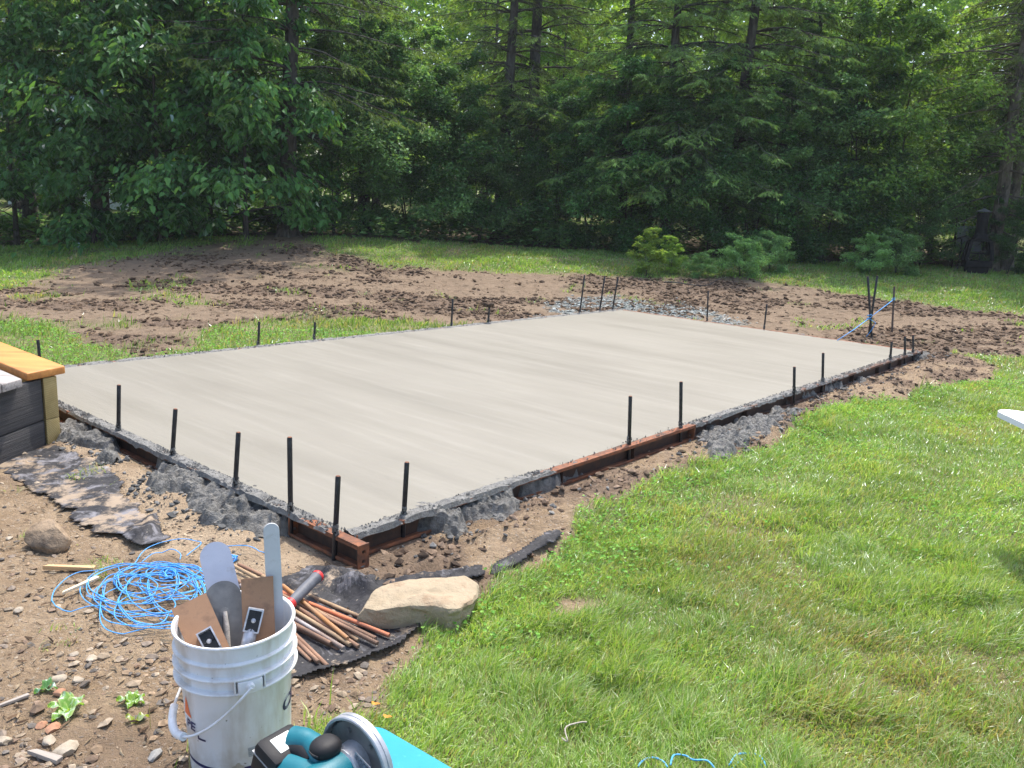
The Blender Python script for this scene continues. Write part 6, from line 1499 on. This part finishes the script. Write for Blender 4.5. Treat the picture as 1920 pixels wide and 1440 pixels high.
# ------------------------------------------------------------------ small plants and bits in the foreground
HOSTA = leafmat("hosta_leaf", .4, .03, .1)
def sprout(px_, label, nl, size, seed, cols):
    c = gz(*px_); rg_ = np.random.default_rng(seed); r_ = empty("seedling", c, label, "seedling", "light green seedlings in the dirt")
    for i in range(nl):
        az = i * 6.28 / nl * 1.0 + rg_.uniform(-.4, .4); el = rg_.uniform(.5, 1.1); n_ = 9; L_ = size * rg_.uniform(.7, 1.15)
        V_ = []; col_ = []
        d = np.array([math.cos(az), math.sin(az), 0]); s_ = np.array([-d[1], d[0], 0])
        for q in range(n_):
            t = q / (n_ - 1); p = d * L_ * t * math.cos(el * (1 - .5 * t)) + np.array([0, 0, 1]) * L_ * (math.sin(el) * t - .35 * t * t); w = L_ * .30 * math.sin(math.pi * min(1, t ** .75)) + .0008
            for j, a_ in enumerate((-1, -.55, 0, .55, 1)):
                V_.append(p + s_ * w * a_ + np.array([0, 0, 1]) * abs(a_) * w * .45 + [0, 0, .006 * math.sin(t * 9 + j)]); e = abs(a_) > .9
                col_.append(cols[1] if e else cols[0])
        F_ = np.array([[q * 5 + j, q * 5 + j + 1, (q + 1) * 5 + j + 1, (q + 1) * 5 + j] for q in range(n_ - 1) for j in range(4)])
        link("leaf", mkmesh("leaf", V_, F_, HOSTA, np.array(col_), True), r_)
hc = [(.20, .38, .08), (.42, .52, .20)]
sprout((128, 1330), "larger of the light green hostas with pale leaf edges", 7, .065, 1, hc)
sprout((86, 1292), "small single light green shoot left above the larger hosta", 3, .038, 2, [(.12, .28, .10), (.2, .36, .12)])
sprout((248, 1312), "bushy light green seedling left of the bucket", 7, .042, 3, [(.22, .38, .06), (.3, .44, .1)])
sprout((251, 1350), "tiny yellow green shoot below the bushy seedling", 2, .035, 4, [(.35, .42, .07), (.4, .45, .1)])
lc = gz(1478, 494)
r_ = empty("weed", lc, "single upright yellow green leaf in the lawn right of the round bush", "weed")
V_, F_, k = leaf_cloud(np.array([[0, 0, 0.], [.02, 0, 0], [-.02, 0, 0]]), np.array([[.35, 0, .9], [.8, 0, .5], [-.3, 0, .9]]), np.array([[0, -1, .2]] * 3), np.array([.26, .2, .18]), np.array([.12, .1, .07]), 'big')
link("leaf", mkmesh("leaf", V_, F_, LEAF, np.tile([.30, .42, .10], (len(V_), 1))), r_)
# grass tufts by the saw and bucket
blades("weed_tufts", 5000, (-1.0, .2, 1.2, 2.2), lambda X, Y, m: (((X - at_z(590, 1345, -.06)[0]) ** 2 + (Y - at_z(590, 1345, -.06)[1]) ** 2) < .035 ** 2) * .4 + .03 * (fbm(X, Y, .1, 240, 2) > .42), .11, .0050, GC, "few long grass blades growing between bucket and saw", 241, .25, .05)
blades("weed_tufts", 30000, (-2.8, -.8, 2.2, 4.0), lambda X, Y, m: m['front'] * (1 - m['sand']) * sm((fbm(X, Y, .18, 243, 3) - .38) / .12) * .8, .045, .0035, GC, "sparse green tufts in the dirt left of the fabric", 242, .7, .2)
YL = speck("orange_leaf", (.60, .24, .03), (.70, .34, .06), 30, .7, bmp=0)
for i, (q_, l_) in enumerate((((700, 1344), "little orange leaf in the grass above the tote corner"), ((722, 1366), "orange leaf touching the right edge of the teal lid"))):
    c = gz(*q_); V_, F_, k = leaf_cloud(np.zeros((2, 3)), np.array([[1, .3, .2], [-.4, 1, .3]]), np.array([[0, 0, 1.], [.2, 0, 1]]), np.array([.018, .014]), np.array([.012, .010]), 'big')
    tag(link("fallen_leaf", mkmesh("fallen_leaf", V_, F_, YL), None, c + [0, 0, .035]), l_, "leaf")
P_ = smooth_path([gz(1052, 1405) + [0, 0, .035], gz(1062, 1422) + [0, 0, .05], gz(1058, 1398) + [0, 0, .055], gz(1085, 1384) + [0, 0, .05], gz(1098, 1380) + [0, 0, .045]], 16)
b = MB(); b.tube(P_ - P_[0], .0020, 6); tag(b.obj("dry_twig", WOODG, None, smooth=True, loc=P_[0]), "bent tan twig lying in the foreground lawn", "twig")
P_ = smooth_path([gz(1245, 533) + [0, 0, .03], gz(1262, 538) + [0, 0, .06], gz(1320, 541) + [0, 0, .05], gz(1345, 536) + [0, 0, .07], gz(1362, 528) + [0, 0, .08]], 22)
b = MB(); b.tube(P_ - P_[0], np.linspace(.014, .006, 22), 6); tag(b.obj("fallen_branch", BARK, None, smooth=True, loc=P_[0]), "thin dark fallen branch arching over the soil behind the slab", "branch")
WF = speck("white_petal", (.75, .75, .72), (.8, .8, .78), 20, .8, bmp=0)
rg = np.random.default_rng(9); n_ = 90; fc = gz(1893, 497)
C_ = fc + np.stack([rg.normal(0, .28, n_), rg.normal(0, .15, n_), rg.uniform(.1, .32, n_)], -1)
V_, F_, k = leaf_cloud(C_, nrm(rg.normal(size=3)) + rg.normal(0, .5, (n_, 3)), np.tile([0, -.5, 1.], (n_, 1)), rg.uniform(.04, .07, n_), rg.uniform(.04, .06, n_), 'small')
tag(link("white_flowers", mkmesh("white_flowers", V_, F_, WF)), "patch of small white flowers at the foot of the leaning trunk", "flowers", kind="stuff")


# ------------------------------------------------------------------ very thin haze volume, added to lift and soften the dark wood
hm_ = bpy.data.materials.new("haze"); hm_.use_nodes = True; nt = hm_.node_tree; nt.nodes.clear()
o_ = nt.nodes.new("ShaderNodeOutputMaterial"); pv = nt.nodes.new("ShaderNodeVolumePrincipled")
pv.inputs["Color"].default_value = (.92, .96, 1, 1); pv.inputs["Density"].default_value = .0007
nt.links.new(pv.outputs[0], o_.inputs["Volume"])
m = MB(); m.box((-160, -25, -3), (160, 205, 24)); tag(m.obj("haze", hm_), "thin pale haze added to lift and soften the wood", "haze", kind="stuff")
